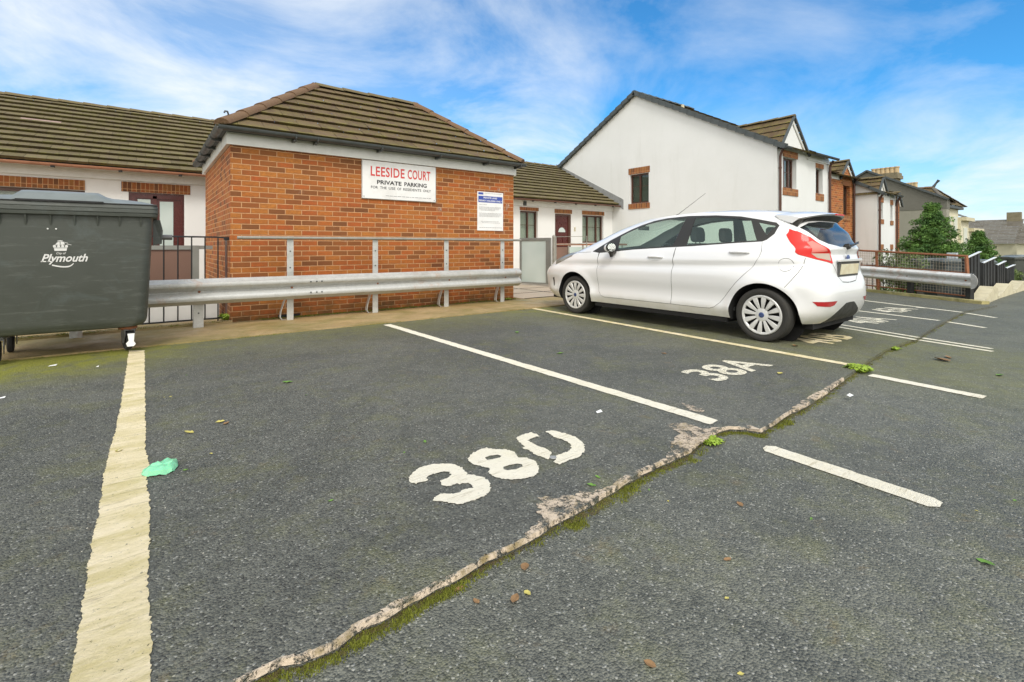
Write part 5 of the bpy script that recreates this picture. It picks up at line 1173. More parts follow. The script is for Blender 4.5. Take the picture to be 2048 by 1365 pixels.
# dark boarded fence stepping down along the lane
for i, (xa_, xb_, za_, zb_) in enumerate(((12.78, 14.15, .80, .93), (14.35, 15.75, .68, .79), (15.85, 16.95, .60, .68), (17.0, 18.2, .50, .56))):
    lab = ['nearest dark boarded fence panel with a white sloping cap', 'second dark boarded fence panel stepping down', 'third dark boarded fence panel further down', 'farthest dark boarded fence panel'][i]
    pn = empty('fence_panel', ((xa_ + xb_) / 2, 2.3, -1.3), label=lab, cat='fence panel', group='dark fence panels stepping down the lane')
    q = MB(); n = 9
    for k in range(n):
        x0 = xa_ + (xb_ - xa_) * k / n; x1 = xa_ + (xb_ - xa_) * (k + 1) / n - .012; z0 = za_ + (zb_ - za_) * k / n; z1 = za_ + (zb_ - za_) * (k + 1) / n; y = 2.28 if k % 2 else 2.295
        q.prism([(x0, y, -1.3), (x1, y, -1.3), (x1, y, z1), (x0, y, z0)], (0, .02, 0))
    q.build('boards', M['fence_dark'], pn)
    q = MB(); q.beam((xa_ - .01, 2.295, za_ + .006), (xb_ + .01, 2.295, zb_ + .006), .05, .012); q.build('cap', M['pvc'], pn)
    q = MB(); q.box(xa_ - .05, 2.27, -1.3, xa_, 2.33, za_ + .02); q.build('post', M['fence_dark'], pn)
lw = MB()
for x0, x1, h0, h1 in ((12.55, 14.0, .05, .24), (14.05, 15.7, .05, .22), (15.75, 17.6, .04, .20)):
    lw.prism([(x0, 2.0, -.4), (x1, 2.0, -.4), (x1, 2.0, h1 - .05), (x1 - .35, 2.0, h1), (x0 + .35, 2.0, h0), (x0, 2.0, .02)], (0, .22, 0))
lw.build('low_wall', M['stone'], label='low cream coped wall stepping along the lane edge', cat='wall')

# ================================================================== WHEELED BIN
M['binp'] = None
m_, t_, b_ = base('grey_bin_plastic', 0.5); v_ = pos(t_)
c_ = mix(t_, nz(t_, v_, 1.5, 4, .6, .2), (0.056, 0.062, 0.053), (0.084, 0.092, 0.080))
c_ = mix(t_, ramp(t_, nz(t_, v_, 6, 7, .8, .2, (.5, 1, 4.5)), [(.54, 0.0), (.70, .7)]), c_, (0.15, 0.16, 0.145))
c_ = mix(t_, ramp(t_, nz(t_, v_, 1.8, 5, .7, .8, (1.0, 1, 1.6)), [(.55, 0.0), (.72, .40)]), c_, (0.13, 0.16, 0.16))
c_ = mix(t_, ramp(t_, nz(t_, v_, 30, 5, .8, 0, (.25, 1, 1.8)), [(.66, 0.0), (.74, .35)]), c_, (0.22, 0.21, 0.18))
L(t_, c_, b_.inputs['Base Color']); L(t_, ramp(t_, nz(t_, v_, 9, 4), [(.3, .38), (.7, .6)]), b_.inputs['Roughness']); bump(t_, b_, nz(t_, v_, 200, 3), .001)
M['binp'] = m_
M['binlid'] = simple('bin_lid_plastic', (0.17, 0.19, 0.18), .38, amt=.5, scale=6, dark=(.6, .6, .55))
M['rubber'] = simple('black_rubber', (0.022, 0.022, 0.022), .8, amt=.3)
M['castor'] = simple('castor_steel', (0.16, 0.16, 0.16), .4, .6, amt=.4)
def rrect(hx, hy, r, n=5, ox=0, oy=0):
    o = []
    for cx, cy, a0 in ((hx - r, hy - r, 0), (-hx + r, hy - r, 90), (-hx + r, -hy + r, 180), (hx - r, -hy + r, 270)):
        for k in range(n + 1):
            a = R(a0 + 90 * k / n); o.append((ox + cx + math.cos(a) * r, oy + cy + math.sin(a) * r))
    return o
def loft(mb, secs, cap0=True, cap1=True):
    n = len(secs[0]); mb.add([p for s in secs for p in s], [(i * n + k, i * n + (k + 1) % n, (i + 1) * n + (k + 1) % n, (i + 1) * n + k) for i in range(len(secs) - 1) for k in range(n)] + ([tuple(range(n - 1, -1, -1))] if cap0 else []) + ([tuple((len(secs) - 1) * n + k for k in range(n))] if cap1 else []))
    return mb
def make_bin(loc, label, group):
    b = empty('wheeled_bin', loc, label=label, cat='bin', group=group)
    S = lambda hx, hy, r, z: [(x, y, z) for x, y in rrect(hx, hy, r)]
    loft(MB(), [S(.50, .34, .1, .235), S(.575, .40, .12, .25), S(.60, .425, .10, .285), S(.612, .44, .09, .33), S(.655, .515, .07, 1.27), S(.66, .52, .07, 1.33)]).build('body', M['binp'], b, smooth=True, local=True)
    loft(MB(), [S(.685, .545, .06, 1.315), S(.695, .555, .06, 1.32), S(.700, .560, .06, 1.345), S(.694, .554, .06, 1.350), S(.702, .562, .06, 1.356), S(.702, .562, .06, 1.385), S(.696, .556, .06, 1.39), S(.70, .56, .06, 1.396), S(.695, .555, .06, 1.425), S(.66, .52, .06, 1.43)]).build('rim', M['binlid'] if False else M['binp'], b, smooth=True, local=True)
    for i in range(16):
        rb = MB(); x = -.56 + (i % 8) * .16
        sg_ = -1 if i < 8 else 1; rb.prism([(x - .006, sg_ * .515, 1.318), (x - .006, sg_ * .548, 1.318), (x - .006, sg_ * .503, 1.20)], (.012, 0, 0)); rb.build('gusset', M['binp'], b, local=True)
    # lid: shallow dome with a raised middle panel
    secs = []
    for i in range(25):
        x = -.69 + 1.38 * i / 24; e = 1 - abs(x / .69) ** 6
        mid = 1 / (1 + math.exp((abs(x + .01) - .295) / .006)) 
        zt = 1.442 + .030 * e + .036 * mid - .02 * (abs(x) / .69) ** 3
        s = []
        for k in range(13):
            y = -.55 + 1.1 * k / 12; ed = 1 - abs(y / .55) ** 8
            s.append((x, y * (1.0 if mid < .5 else 1.01), 1.434 + (zt - 1.434 + .04 * (1 - (y / .55) ** 2)) * max(ed, 0) + (.012 if mid > .5 else 0)))
        secs.append(s)
    n = 13; lm = MB(); lm.add([p for s in secs for p in s], [(i * n + k, i * n + k + 1, (i + 1) * n + k + 1, (i + 1) * n + k) for i in range(24) for k in range(12)])
    lm.box(-.685, -.545, 1.426, .685, .545, 1.440); lm.build('lid', M['binlid'], b, smooth=True, local=True, fix=False)
    q = MB(); q.box(-.30, -.568, 1.432, .285, -.545, 1.448); q.box(-.69, -.562, 1.430, .69, -.548, 1.437); q.build('lid_seam', M['rubber'], b, local=True)  # dark strips along the seam line under the lid
    for s in (-1, 1):
        q = MB(); q.prism([(s * .66, -.12, 1.31), (s * .72, -.12, 1.31), (s * .745, -.10, 1.20), (s * .735, -.10, 1.06), (s * .66, -.12, 1.04)], (0, .24, 0)); q.build('side_bracket', M['binp'], b, local=True)
        q = MB(); q.tube([(s * .70, 0, 1.13), (s * .83, 0, 1.13)], .028, 10); q.build('lifting_pin', M['castor'], b, local=True)
    for sx_, sy_ in ((1, -1), (-1, -1), (1, 1), (-1, 1)):
        cx, cy = sx_ * .455 , sy_ * .275
        c = MB(); c.lathe([(.0, .012), (.075, .01), (.078, 0), (.078, -.012)], (cx, cy, .228), (0, 0, 1), 14)
        if sy_ < 0: c.lathe([(.05, .02), (.06, .0), (.05, -.02)], (cx, cy, .222), (0, 0, 1), 12)
        cs = c.build('castor', M['rust'] if sx_ > 0 else M['castor'], b, local=True)
        f = MB(); a = R(18 if sx_ > 0 else 5); ca, sa = math.cos(a), math.sin(a)
        for s in (-1, 1):
            o = Vector((cx, cy, 0)) + Vector((ca, sa, 0)) * s * .040
            pr_ = [(-.05, .205), (.05, .205), (.055, .15), (.02, .075), (-.02, .075), (-.055, .15)]
            f.prism([o + Vector((-sa, ca, 0)) * p + Vector((0, 0, z)) for p, z in pr_], Vector((ca, sa, 0)) * .005)
        f.obox((cx, cy, .205), (ca, sa, 0), (-sa, ca, 0), (0, 0, 1), .045, .05, .006); f.build('fork', M['castor'], cs, local=True)
        w = MB(); ax = Vector((ca, sa, 0)); w.lathe([(.0, -.022), (.05, -.022), (.055, -.02), (.088, -.024), (.098, -.014), (.10, 0), (.098, .014), (.088, .024), (.055, .02), (.05, .022), (0, .022)], (cx, cy, .10), ax, 24); w.build('wheel', M['rubber'], cs, smooth=True, local=True)
        if sx_ > 0 and sy_ < 0:
            k = MB(); o = Vector((cx + .02, cy - .10, 0)); k.prism([o + Vector((-.02, -.01, .175)), o + Vector((.035, -.01, .175)), o + Vector((.03, -.03, .10)), o + Vector((.045, -.035, .075)), o + Vector((.03, -.04, .055)), o + Vector((-.02, -.04, .055)), o + Vector((-.03, -.035, .085)), o + Vector((-.01, -.03, .11))], (0, .012, 0)); k.build('brake_pedal', M['pvc'], cs, local=True)
    return b
BX, BYc = -.595, 6.47
bin1 = make_bin((BX, BYc, 0.016), 'big dark grey four wheeled bin with the City of Plymouth logo at the left edge', 'large four wheeled waste bins')
def bfy(z): return -.515 - .0 + (1.27 - z) * (.075 / .94) - .0035 if True else 0
def onbin(x, z): return (x, bfy(z), z)
u_ = Vector((1, 0, 0)); vv = (Vector(onbin(0, 1.2)) - Vector(onbin(0, .9))).normalized()
lg = MB(); zb = .895; M['logo'] = mtext((0.74, 0.74, 0.72), .6)
text_geo(lg, 'Plymouth', onbin(-.145, zb), u_, vv, .315, .072, shear=.35, off=.022)
text_geo(lg, 'City of', onbin(-.045, zb + .067), u_, vv, .065, .020, shear=.3, off=.01)
# serifs, swash
for x, w in ((-.148, .036), (-.10, .03)): lg.add([onbin(x, zb - .002), onbin(x + w, zb - .002), onbin(x + w, zb + .007), onbin(x, zb + .007)], [(0, 1, 2, 3)])
sw = [(-.075 + .145 * i / 12, zb - .030 - .018 * math.sin(math.pi * (i / 12) * .85) + (.02 * max(0, (i - 9) / 3) ** 2)) for i in range(13)]
for (x0, z0), (x1, z1) in zip(sw, sw[1:]): lg.add([onbin(x0, z0 - .006), onbin(x1, z1 - .006), onbin(x1, z1 + .006), onbin(x0, z0 + .006)], [(0, 1, 2, 3)])
# naval crown emblem: band, sails, pennant
def pg(pts): lg.add([onbin(x - .155, z + zb + .045) for x, z in pts], [tuple(range(len(pts)))])
pg([(.098, .052), (.178, .052), (.182, .075), (.094, .075)]); pg([(.094, .077), (.182, .077), (.185, .083), (.091, .083)])
for cx in (.098, .125, .152, .178): pg([(cx - .009, .085), (cx + .009, .085), (cx + .011, .10), (cx, .108), (cx - .011, .10)])
pg([(.102, .108), (.135, .106), (.132, .135), (.115, .128)]); pg([(.138, .106), (.168, .110), (.160, .134), (.138, .137)]); pg([(.120, .137), (.150, .140), (.155, .144), (.135, .148), (.115, .142)])
pg([(.160, .134), (.188, .124), (.190, .119), (.165, .128)]); pg([(.182, .110), (.212, .104), (.212, .108), (.183, .114)])
lg.build('logo', M['logo'], bin1, local=True, fix=False)
for x in (-.095, .0 - .0): pass
q = MB()
for x in (-.10, -.045): q.lathe([(0, -.004), (.006, -.003), (.007, 0)], onbin(x, 1.19), (0, 1, 0), 8)
q.build('rivet', M['pvc'], bin1, local=True)
# far bin of the same kind
far = copy_tree(bin1); far.location = (35.6, 4.35, ZR - .33 - 11.6 * .052 + .02); far.rotation_euler = (0, 0, R(-40))
far['label'] = 'distant grey four wheeled bin standing beyond the dark fence at the right edge'
for c in list(children(far)):
    if c.name.split('.')[0] in ('logo', 'rivet'): bpy.data.objects.remove(c)

# garden bins, bushes and trees behind the mesh fence -----------------
def gbin(x, y, z, label, mat, wdt=1.0, ht=1.15):
    b = empty('garden_bin', (x, y, z), R(-60), label, 'bin')
    S = lambda hx, hy, r, zz: [(p, q_, zz) for p, q_ in rrect(hx, hy, r)]
    loft(MB(), [S(.24 * wdt, .26, .05, .05), S(.29 * wdt, .34, .05, ht - .1)]).build('body', mat, b, smooth=True, local=True)
    loft(MB(), [S(.31 * wdt, .37, .05, ht - .1), S(.32 * wdt, .38, .05, ht - .05), S(.29 * wdt, .34, .08, ht)]).build('lid', mat, b, smooth=True, local=True)
    for s in (-1, 1):
        w = MB(); w.lathe([(0, -.02), (.1, -.02), (.1, .02), (0, .02)], (s * .26 * wdt, .27, .10), (1, 0, 0), 12); w.build('wheel', M['rubber'], b, local=True)
M['gbin'] = simple('grey_green_bin', (0.10, 0.12, 0.12), .5, amt=.4); M['gbin2'] = simple('green_bin', (0.10, 0.27, 0.06), .5, amt=.3)
def gz_at(px, py, X): return PX(px, py, X)
a = PX(1878, 517, 16.5); gbin(16.5, a[0], a[1] - 1.15, 'left hand grey bin seen through the rusty mesh fence', M['gbin'], 1.6)
a = PX(1925, 519, 15.6); gbin(15.6, a[0], a[1] - 1.15, 'right hand grey bin seen through the rusty mesh fence near its end post', M['gbin'], 1.6)
a = PX(1838, 530, 17.5); gbin(17.5, a[0], a[1] - 1.0, 'bright green lidded bin seen through the mesh fence', M['gbin2'], 1.3, 1.0)
q = MB(); a = PX(1903, 506, 15.8); q.box(15.8, a[0] - .09, -1.3, 15.98, a[0] + .09, a[1]); q.build('post', simple('pale_blue_post', (0.45, 0.50, 0.53), .5), label='pale blue grey square post between the garden bins', cat='post')
M['ironrail'] = M['black']
q0 = PX(1722, 523, 14.2); fe = empty('railing', (14.2, q0[0], -1.3), label='low black iron railing in the sunken garden behind the mesh fence', cat='railing')
r_ = MB(); 
y = 6.0
ya_, yb_ = PX(1712, 523, 15.2)[0], PX(1790, 523, 15.2)[0]
r_.tube([(15.2, ya_, .55), (15.2, yb_, .55)], .015, 5); r_.tube([(15.2, ya_, -.3), (15.2, yb_, -.3)], .012, 5); r_.build('rail', M['black'], fe)
y = yb_
while y < ya_: q = MB(); q.tube([(15.2, y, -1.3), (15.2, y, .62)], .010, 4); q.build('bar', M['black'], fe); y += .12

def leafy(mb, c, r, n, size, rs, squash=1.0):
    for _ in range(n):
        while True:
            p = Vector((rs.uniform(-1, 1), rs.uniform(-1, 1), rs.uniform(-1, 1)))
            if p.length < 1: break
        p = p.normalized() * p.length ** .35; q = Vector(c) + Vector((p.x * r, p.y * r, p.z * r * squash)); s = size * rs.uniform(.6, 1.4)
        a = Vector((rs.uniform(-1, 1), rs.uniform(-1, 1), rs.uniform(-1, 1))).normalized(); a = (a + p * .8).normalized(); b = a.cross(Vector((rs.uniform(-1, 1), rs.uniform(-1, 1), rs.uniform(-1, 1)))).normalized()
        mb.add([q - a * s, q + b * s * .35, q + a * s, q - b * s * .35], [(0, 1, 2, 3)])
def conifer(x, y, z0, zt, rad, label, seed):
    rs = random.Random(seed); t = empty('conifer_tree', (x, y, z0), label=label, cat='tree'); H = zt - z0
    tr = MB(); pts = [(x + .02 * rs.uniform(-1, 1), y, z0 + H * k / 8) for k in range(9)]; tr.tube(pts, [.09 * (1 - k / 8.5) + .008 for k in range(9)], 8)
    cr = MB(); tiers = 21
    for i in range(tiers):
        h = .10 + .88 * (i / (tiers - 1)); rr = min(.84, rad * (1 - h) ** .74); nb = max(5, int(19 * (1 - h) + 6))
        for k in range(nb):
            a = 2 * math.pi * (k + rs.random() * .8) / nb; ln = rr * rs.uniform(.78, 1.10); zz = z0 + H * (h + rs.uniform(-.025, .025)); dr_ = .12 * rs.uniform(.3, 1.5)
            base_ = Vector((x, y, zz)); tip = Vector((x + math.cos(a) * ln, y + math.sin(a) * ln, zz + ln * dr_))
            tr.tube([base_, tip * .8 + base_ * .2], [.018, .005], 4, False)
            m = max(3, int(ln / .13))
            for j in range(m):
                f = (j + .8) / m; c = base_.lerp(tip, f); leafy(cr, c + Vector((rs.uniform(-.05, .05), rs.uniform(-.05, .05), rs.uniform(-.04, .05))), .11 + .06 * (1 - f), 66, .034, rs, .75)
    leafy(cr, (x, y, zt - .04), .10, 60, .06, rs, 1.6)
    tr.build('trunk', M['bark'], t); cr.build('crown', M['needle'], t, fix=False)
tx, ty3 = 19.5, None
r = ray(1864, 415); d = 19.0 / r[0]; conifer(19.0, r[1] * d, -1.35, CAM_H + r[2] * d, 1.60, 'larger dark green conifer in front of the old terrace', 3)
r = ray(1957, 470); d = 23.5 / r[0]; conifer(23.5, r[1] * d, -1.6, CAM_H + r[2] * d, 1.45, 'smaller conifer behind the dark stepped fence', 5)
def bush(px, py, X, r, label, n=900, z0=-1.35):
    a = PX(px, py, X); rs = random.Random(int(px)); b = empty('bush', (X, a[0], z0), label=label, cat='bush'); m = MB()
    for _ in range(9): leafy(m, (X + rs.uniform(-.5, .5) * r, a[0] + rs.uniform(-.7, .7) * r, a[1] - r * rs.uniform(.3, 1.3)), r * .6, n // 9, .055, rs)
    s = MB()
    for k in range(5): s.tube([(X, a[0], z0), (X + rs.uniform(-.3, .3) * r, a[0] + rs.uniform(-.5, .5) * r, a[1] - r * .6)], [.02, .008], 5)
    s.build('stem', M['bark'], b); m.build('foliage', M['bush'], b, fix=False)
bush(1800, 508, 15.5, .50, 'rounded shrub behind the mesh fence left of the green bin', 1400)
bush(1835, 512, 16.6, .55, 'brownish green shrub under the larger conifer', 1200)
bush(1760, 575, 14.6, .35, 'low weedy plants seen under the far barrier', 700)
bush(2016, 545, 18.8, .35, 'ragged ivy bush at the end of the dark fence', 700)

# ================================================================== CAR
# z : half width, rear y, front y, exponent
TB=[(0.17, 0.81, -0.385, 3.45, 6.3), (0.24, 0.855, -0.485, 3.61, 6.3), (0.35, 0.878, -0.555, 3.72, 6.3), (0.5, 0.89, -0.585, 3.76, 6.3), (0.6, 0.895, -0.575, 3.76, 6.3), (0.68, 0.895, -0.562, 3.73, 6.04), (0.75, 0.889, -0.548, 3.67, 5.45), (0.8, 0.882, -0.549, 3.63, 5.03), (0.86, 0.87, -0.55, 3.538, 4.6), (0.92, 0.853, -0.54, 3.38, 4.6), (0.97, 0.837, -0.53, 3.14, 4.6), (1.02, 0.81, -0.55, 3.01, 4.6), (1.1, 0.765, -0.5, 2.81, 4.6), (1.2, 0.715, -0.46, 2.57, 4.6), (1.3, 0.665, -0.37, 2.34, 4.2), (1.38, 0.62, -0.32, 2.09, 4.0), (1.43, 0.59, -0.18, 1.88, 4.0), (1.465, 0.55, -0.01, 1.6, 3.6), (1.49, 0.47, 0.26, 1.3, 3.2), (1.503, 0.33, 0.46, 1.12, 3.0), (1.508, 0.1, 0.69, 0.9, 2.5)]
def _slopes(xs,ys):
    n=len(xs);d=[(ys[i+1]-ys[i])/(xs[i+1]-xs[i]) for i in range(n-1)];m=[d[0]]
    for i in range(1,n-1):
        if d[i-1]*d[i]<=0:m.append(0.)
        else:
            h0=xs[i]-xs[i-1];h1=xs[i+1]-xs[i];w1=2*h1+h0;w2=h1+2*h0
            m.append((w1+w2)/(w1/d[i-1]+w2/d[i]))
    m.append(d[-1]);return m
ZS=[t[0] for t in TB]
COL=[[t[k] for t in TB] for k in (1,2,3,4)]
SL=[_slopes(ZS,c) for c in COL]
def tab(z):
    z=min(max(z,ZS[0]),ZS[-1])
    i=0
    while i<len(ZS)-2 and z>ZS[i+1]:i+=1
    h=ZS[i+1]-ZS[i];t=(z-ZS[i])/h
    a=2*t**3-3*t*t+1;b=t**3-2*t*t+t;c=-2*t**3+3*t*t;d=t**3-t*t
    return [a*COL[k][i]+b*h*SL[k][i]+c*COL[k][i+1]+d*h*SL[k][i+1] for k in range(4)]
def gs(x,s): return math.exp(-(x/s)**2)
def P(p,z):
    w,yr,yf,n=tab(z); yc=(yr+yf)/2;l=(yf-yr)/2
    if p<-1: q=(-(2+p) if False else -(1-(-p-1)),-1.)   # p=-2 -> x=0
    elif p>1: q=(-(1-(p-1)),1.)
    else: q=(-1.,p)
    r=(abs(q[0])**n+abs(q[1])**n)**(1/n)
    x=q[0]/r*w; y=yc+q[1]/r*l
    if abs(p)<1.3:
        k=1-max(0,abs(p)-.95)/.35
        zc=.775+.05*(2.5-y)/2.5   # shoulder crease height
        d=0
        d-=.024*gs(z-zc,.042)
        d+=.008*gs(z-zc-.075,.035)
        d-=.020*gs(z-.47,.11)
        d+=.012*gs(z-.33,.045)
        for yw_ in (0.,2.86):
            rr=math.hypot(y-yw_,z-.30)
            d+=.020*gs(rr-.36,.055)
        x-=d*k
    return (x,y,z)
def y2p(y,z):
    w,yr,yf,n=tab(z); yc=(yr+yf)/2;l=(yf-yr)/2
    e=(y-yc)/l
    e=max(-.99999,min(.99999,e))
    X=(1-abs(e)**n)**(1/n); t=e/X
    if abs(t)<=1: return t
    return math.copysign(1+(1-X/abs(e)),t)
def x2p(x,z,rear=True):
    w,yr,yf,n=tab(z)
    e=min(.99999,abs(x)/w); Y=(1-e**n)**(1/n); t=e/Y
    if t<=1: p=1+(1-t)
    else: p=Y/e
    return -p if rear else p
OXC, OYC, YAW = 6.28, 2.655, R(1.0)
car = empty('hatchback_car', (OXC, OYC, 0.0), YAW, 'white five door hatchback parked nose to the wall with red tail lights', 'car')
def carpaint(name, c, rough=.28):
    m, t, b = base(name, rough, coat=1.0); tcc = N(t, 'ShaderNodeTexCoord'); v = tcc.outputs['Object']
    s = N(t, 'ShaderNodeSeparateXYZ'); L(t, v, s.inputs[0])
    lo = N(t, 'ShaderNodeMapRange'); L(t, s.outputs[2], lo.inputs[0]); lo.inputs[1].default_value = .42; lo.inputs[2].default_value = .20; lo.inputs[3].default_value = 0; lo.inputs[4].default_value = .75
    f = mth(t, 'MULTIPLY', lo.outputs[0], ramp(t, nz(t, v, 6, 5, .7), [(.3, .3), (.7, 1.0)]), True)
    L(t, mix(t, f, c, (c[0] * .62, c[1] * .58, c[2] * .42)), b.inputs['Base Color']); L(t, mth(t, 'SUBTRACT', 1.0, f), b.inputs['Coat Weight']); return m
M['carpaint'] = carpaint('white_car_paint', (0.755, 0.76, 0.76))
M['trim'] = simple('black_plastic_trim', (0.028, 0.026, 0.022), .38, amt=.2); M['vplastic'] = simple('grey_black_bumper', (0.035, 0.035, 0.032), .6, amt=.4, scale=8)
def lens(name, c, rough=.08, coat=1.0, em=0):
    m, t, b = base(name, .45, spec=.3, coat=coat); b.inputs['Base Color'].default_value = c + (1,); return m
M['lensred'] = lens('red_lens', (0.62, 0.012, 0.006), coat=.25); M['lenspink'] = lens('pink_lens', (0.70, 0.20, 0.17), coat=.35); M['lensclear'] = lens('clear_lens', (0.42, 0.33, 0.26)); M['reflect'] = lens('dark_red_reflector', (0.42, 0.012, 0.018))
M['headl'] = lens('headlight_glass', (0.20, 0.20, 0.17)); M['carglass'] = glassm('tinted_car_glass', (0.80, 0.92, 0.86), 0.0, .10, (0.25, .34, .30)); M['rearglass'] = glassm('dark_rear_glass', (0.25, 0.30, 0.30), 0.0, .35, (0.04, .05, .055))
M['gap'] = simple('panel_gap', (0.10, 0.10, 0.095), .8); M['gapd'] = simple('dark_panel_gap', (0.05, 0.05, 0.05), .8); M['under'] = simple('wheel_arch_lining', (0.010, 0.010, 0.010), .95)
M['seat'] = simple('grey_seat_cloth', (0.085, 0.090, 0.085), .9, amt=.3); M['dash'] = simple('dashboard', (0.035, 0.037, 0.037), .7)
def q2(p):   # square parameter -> metric-like
    return p * 2.4 if abs(p) <= 1 else math.copysign(2.4 + (abs(p) - 1) * .88, p)
def q2i(q): return q / 2.4 if abs(q) <= 2.4 else math.copysign(1 + (abs(q) - 2.4) / .88, q)
def S3(q, z, off=0.0):
    """body surface (left half) at (q,z) pushed out by off"""
    p = q2i(q); p = max(-2.0, min(2.0, p)); a = Vector(P(p, z))
    if off:
        e = .004; p1 = P(min(2, p + e), z); p0 = P(max(-2, p - e), z); zz1 = min(1.5075, z + .004); zz0 = max(.171, z - .004)
        du = Vector(p1) - Vector(p0); dv_ = Vector(P(p, zz1)) - Vector(P(p, zz0)); n = du.cross(dv_)
        if n.length > 1e-9:
            n.normalize()
            if n.x > 0 and abs(p) < 1.05: n = -n
            if p <= -1.05 and n.y > 0: n = -n
            if p >= 1.05 and n.y < 0: n = -n
            a = a + n * off
    return a
def side(pts, step=.02, closed=True):  # (y,z) seen from the side -> (q,z)
    return [(q2(y2p(y, z)), z) for y, z in densify(pts, step, closed)]
def xyz(pts, step=.02, closed=True):   # (x,y,z) surface points -> (q,z)
    o = []
    for x, y, z in pts:
        w, yr, yf, n = tab(z); X = abs(x) / w; Y = (y - (yr + yf) / 2) / ((yf - yr) / 2)
        p = Y / X if abs(Y) <= X else math.copysign(1 + (1 - X / abs(Y)), Y)
        o.append((q2(p), z))
    return densify(o, step, closed)
def circ(cy, cz, r, a0, a1, n): return [(cy + r * math.cos(R(a0 + (a1 - a0) * i / n)), cz + r * math.sin(R(a0 + (a1 - a0) * i / n))) for i in range(n + 1)]
ZB, ZT = .222, 1.5078; QE = 3.28
WBASE = 2.86; RA = .355
archR = side(circ(0.0, .285, RA + .005, -12, 192, 40) , .03); archF = side(circ(WBASE, .300, RA, -14, 194, 40), .03)
dlo = side([(2.545,.969),(2.40,1.062),(2.25,1.150),(2.097,1.222),(1.95,1.290),(1.79,1.350),(1.60,1.402),(1.38,1.432),(1.068,1.447),(.683,1.436),(.364,1.407),(.153,1.364),(-.045,1.318),(-.085,1.283),(-.061,1.188),(.005,1.122),(.048,1.103),(.335,1.088),(.885,1.050),(1.192,1.036),(1.777,1.003),(2.072,.974),(2.383,.95)])
g1 = side([(2.039,1.000),(2.086,1.190),(1.98,1.242),(1.80,1.315),(1.62,1.365),(1.42,1.400),(1.25,1.413),(1.085,1.418),(1.163,1.058)])
g2 = side([(.961,1.068),(.947,1.415),(.673,1.408),(.411,1.383),(.225,1.350),(.109,1.117)])
g3 = side([(.130,1.320),(-.050,1.277),(.014,1.172)])
d1 = side([(2.385,.955),(2.382,.789),(2.373,.57),(2.356,.39),(2.31,.33),(2.25,.309),(1.129,.318),(1.118,.403),(1.112,.746),(1.104,1.029)])
d1 = side([(2.385,.955),(2.382,.789),(2.373,.57),(2.356,.39),(2.31,.33),(2.25,.309),(1.129,.312),(1.128,.403),(1.112,.746),(1.104,1.040),(1.192,1.034),(1.777,1.001),(2.072,.972),(2.383,.948)])
d2 = side([(1.125,.312),(.70,.308),(.60,.312),(.54,.332),(.473,.389),(.37,.52),(.269,.640),(.13,.79),(.079,.869),(.045,.93),(.030,.993),(.048,1.100),(.335,1.086),(.885,1.048),(1.100,1.038),(1.108,.746),(1.124,.403)])
tl = xyz([(-.614,-.195,1.241),(-.661,-.181,1.174),(-.710,-.289,.984),(-.701,-.316,.96),(-.595,-.455,.908),(-.400,-.54,.862),(-.405,-.522,.984),(-.516,-.47,1.065),(-.555,-.385,1.145),(-.60,-.274,1.212)])
tlp = xyz([(-.612,-.366,1.088),(-.565,-.405,1.107),(-.53,-.47,1.06),(-.47,-.512,.998),(-.626,-.412,.982)])
tlc = xyz([(-.628,-.41,.974),(-.425,-.515,.974),(-.427,-.532,.892),(-.588,-.455,.925)])
refl = xyz([(-.735,-.452,.470),(-.40,-.58,.466),(-.455,-.569,.425),(-.53,-.558,.413),(-.693,-.491,.424)])
val = [(-QE, .435), (-2.85, .428), (-2.70, .37), (-2.55, .29), (-2.45, .2), (-2.45, .17), (-QE, .17)]
val = densify(xyz([(-.02,-.58,.430),(-.125,-.576,.427),(-.337,-.543,.335),(-.470,-.50,.245),(-.50,-.45,.2225)], 9, False) + [(-2.7, .2223), (-QE, .2223), (-QE, .430)], .03)
rg = xyz([(0.0,-.455,1.325),(-.25,-.44,1.325),(-.45,-.40,1.31),(-.565,-.30,1.255),(-.54,-.37,1.19),(-.49,-.43,1.12),(-.399,-.497,1.075),(-.20,-.53,1.045),(0.0,-.548,1.035)])
ws = xyz([(0.0,2.98,1.02),(-.40,2.9,1.02),(-.62,2.75,1.06),(-.60,2.45,1.20),(-.55,2.10,1.35),(-.48,1.85,1.44),(0,1.75,1.45)])
hl = xyz([(-.800,3.42,.742),(-.700,3.40,.82),(-.66,3.24,.89),(-.68,3.10,.935),(-.757,2.904,.948),(-.808,2.994,.889),(-.828,3.178,.815)])
fog = side([(3.41,.53),(3.36,.545),(3.365,.405),(3.39,.40)])
grille = [(QE, .66), (3.0, .66), (2.85, .60), (2.85, .42), (3.0, .36), (QE, .36)]
plateR = None
def clampq(pl): return [(max(-QE, min(QE, a)), b) for a, b in pl]
regions = [('arch', archR), ('arch', archF), ('glass', g1), ('glass', g2), ('glass', g3), ('frame', dlo), ('door1', d1), ('door2', d2), ('tlp', tlp), ('tlc', tlc), ('tl', tl), ('refl', refl), ('val', val), ('rg', rg), ('ws', ws), ('hl', hl), ('fog', fog), ('grille', densify(grille, .03))]
regions = [(n, clampq(p)) for n, p in regions]
outer_ = densify([(-QE, ZB), (QE, ZB), (QE, ZT), (-QE, ZT)], .03)
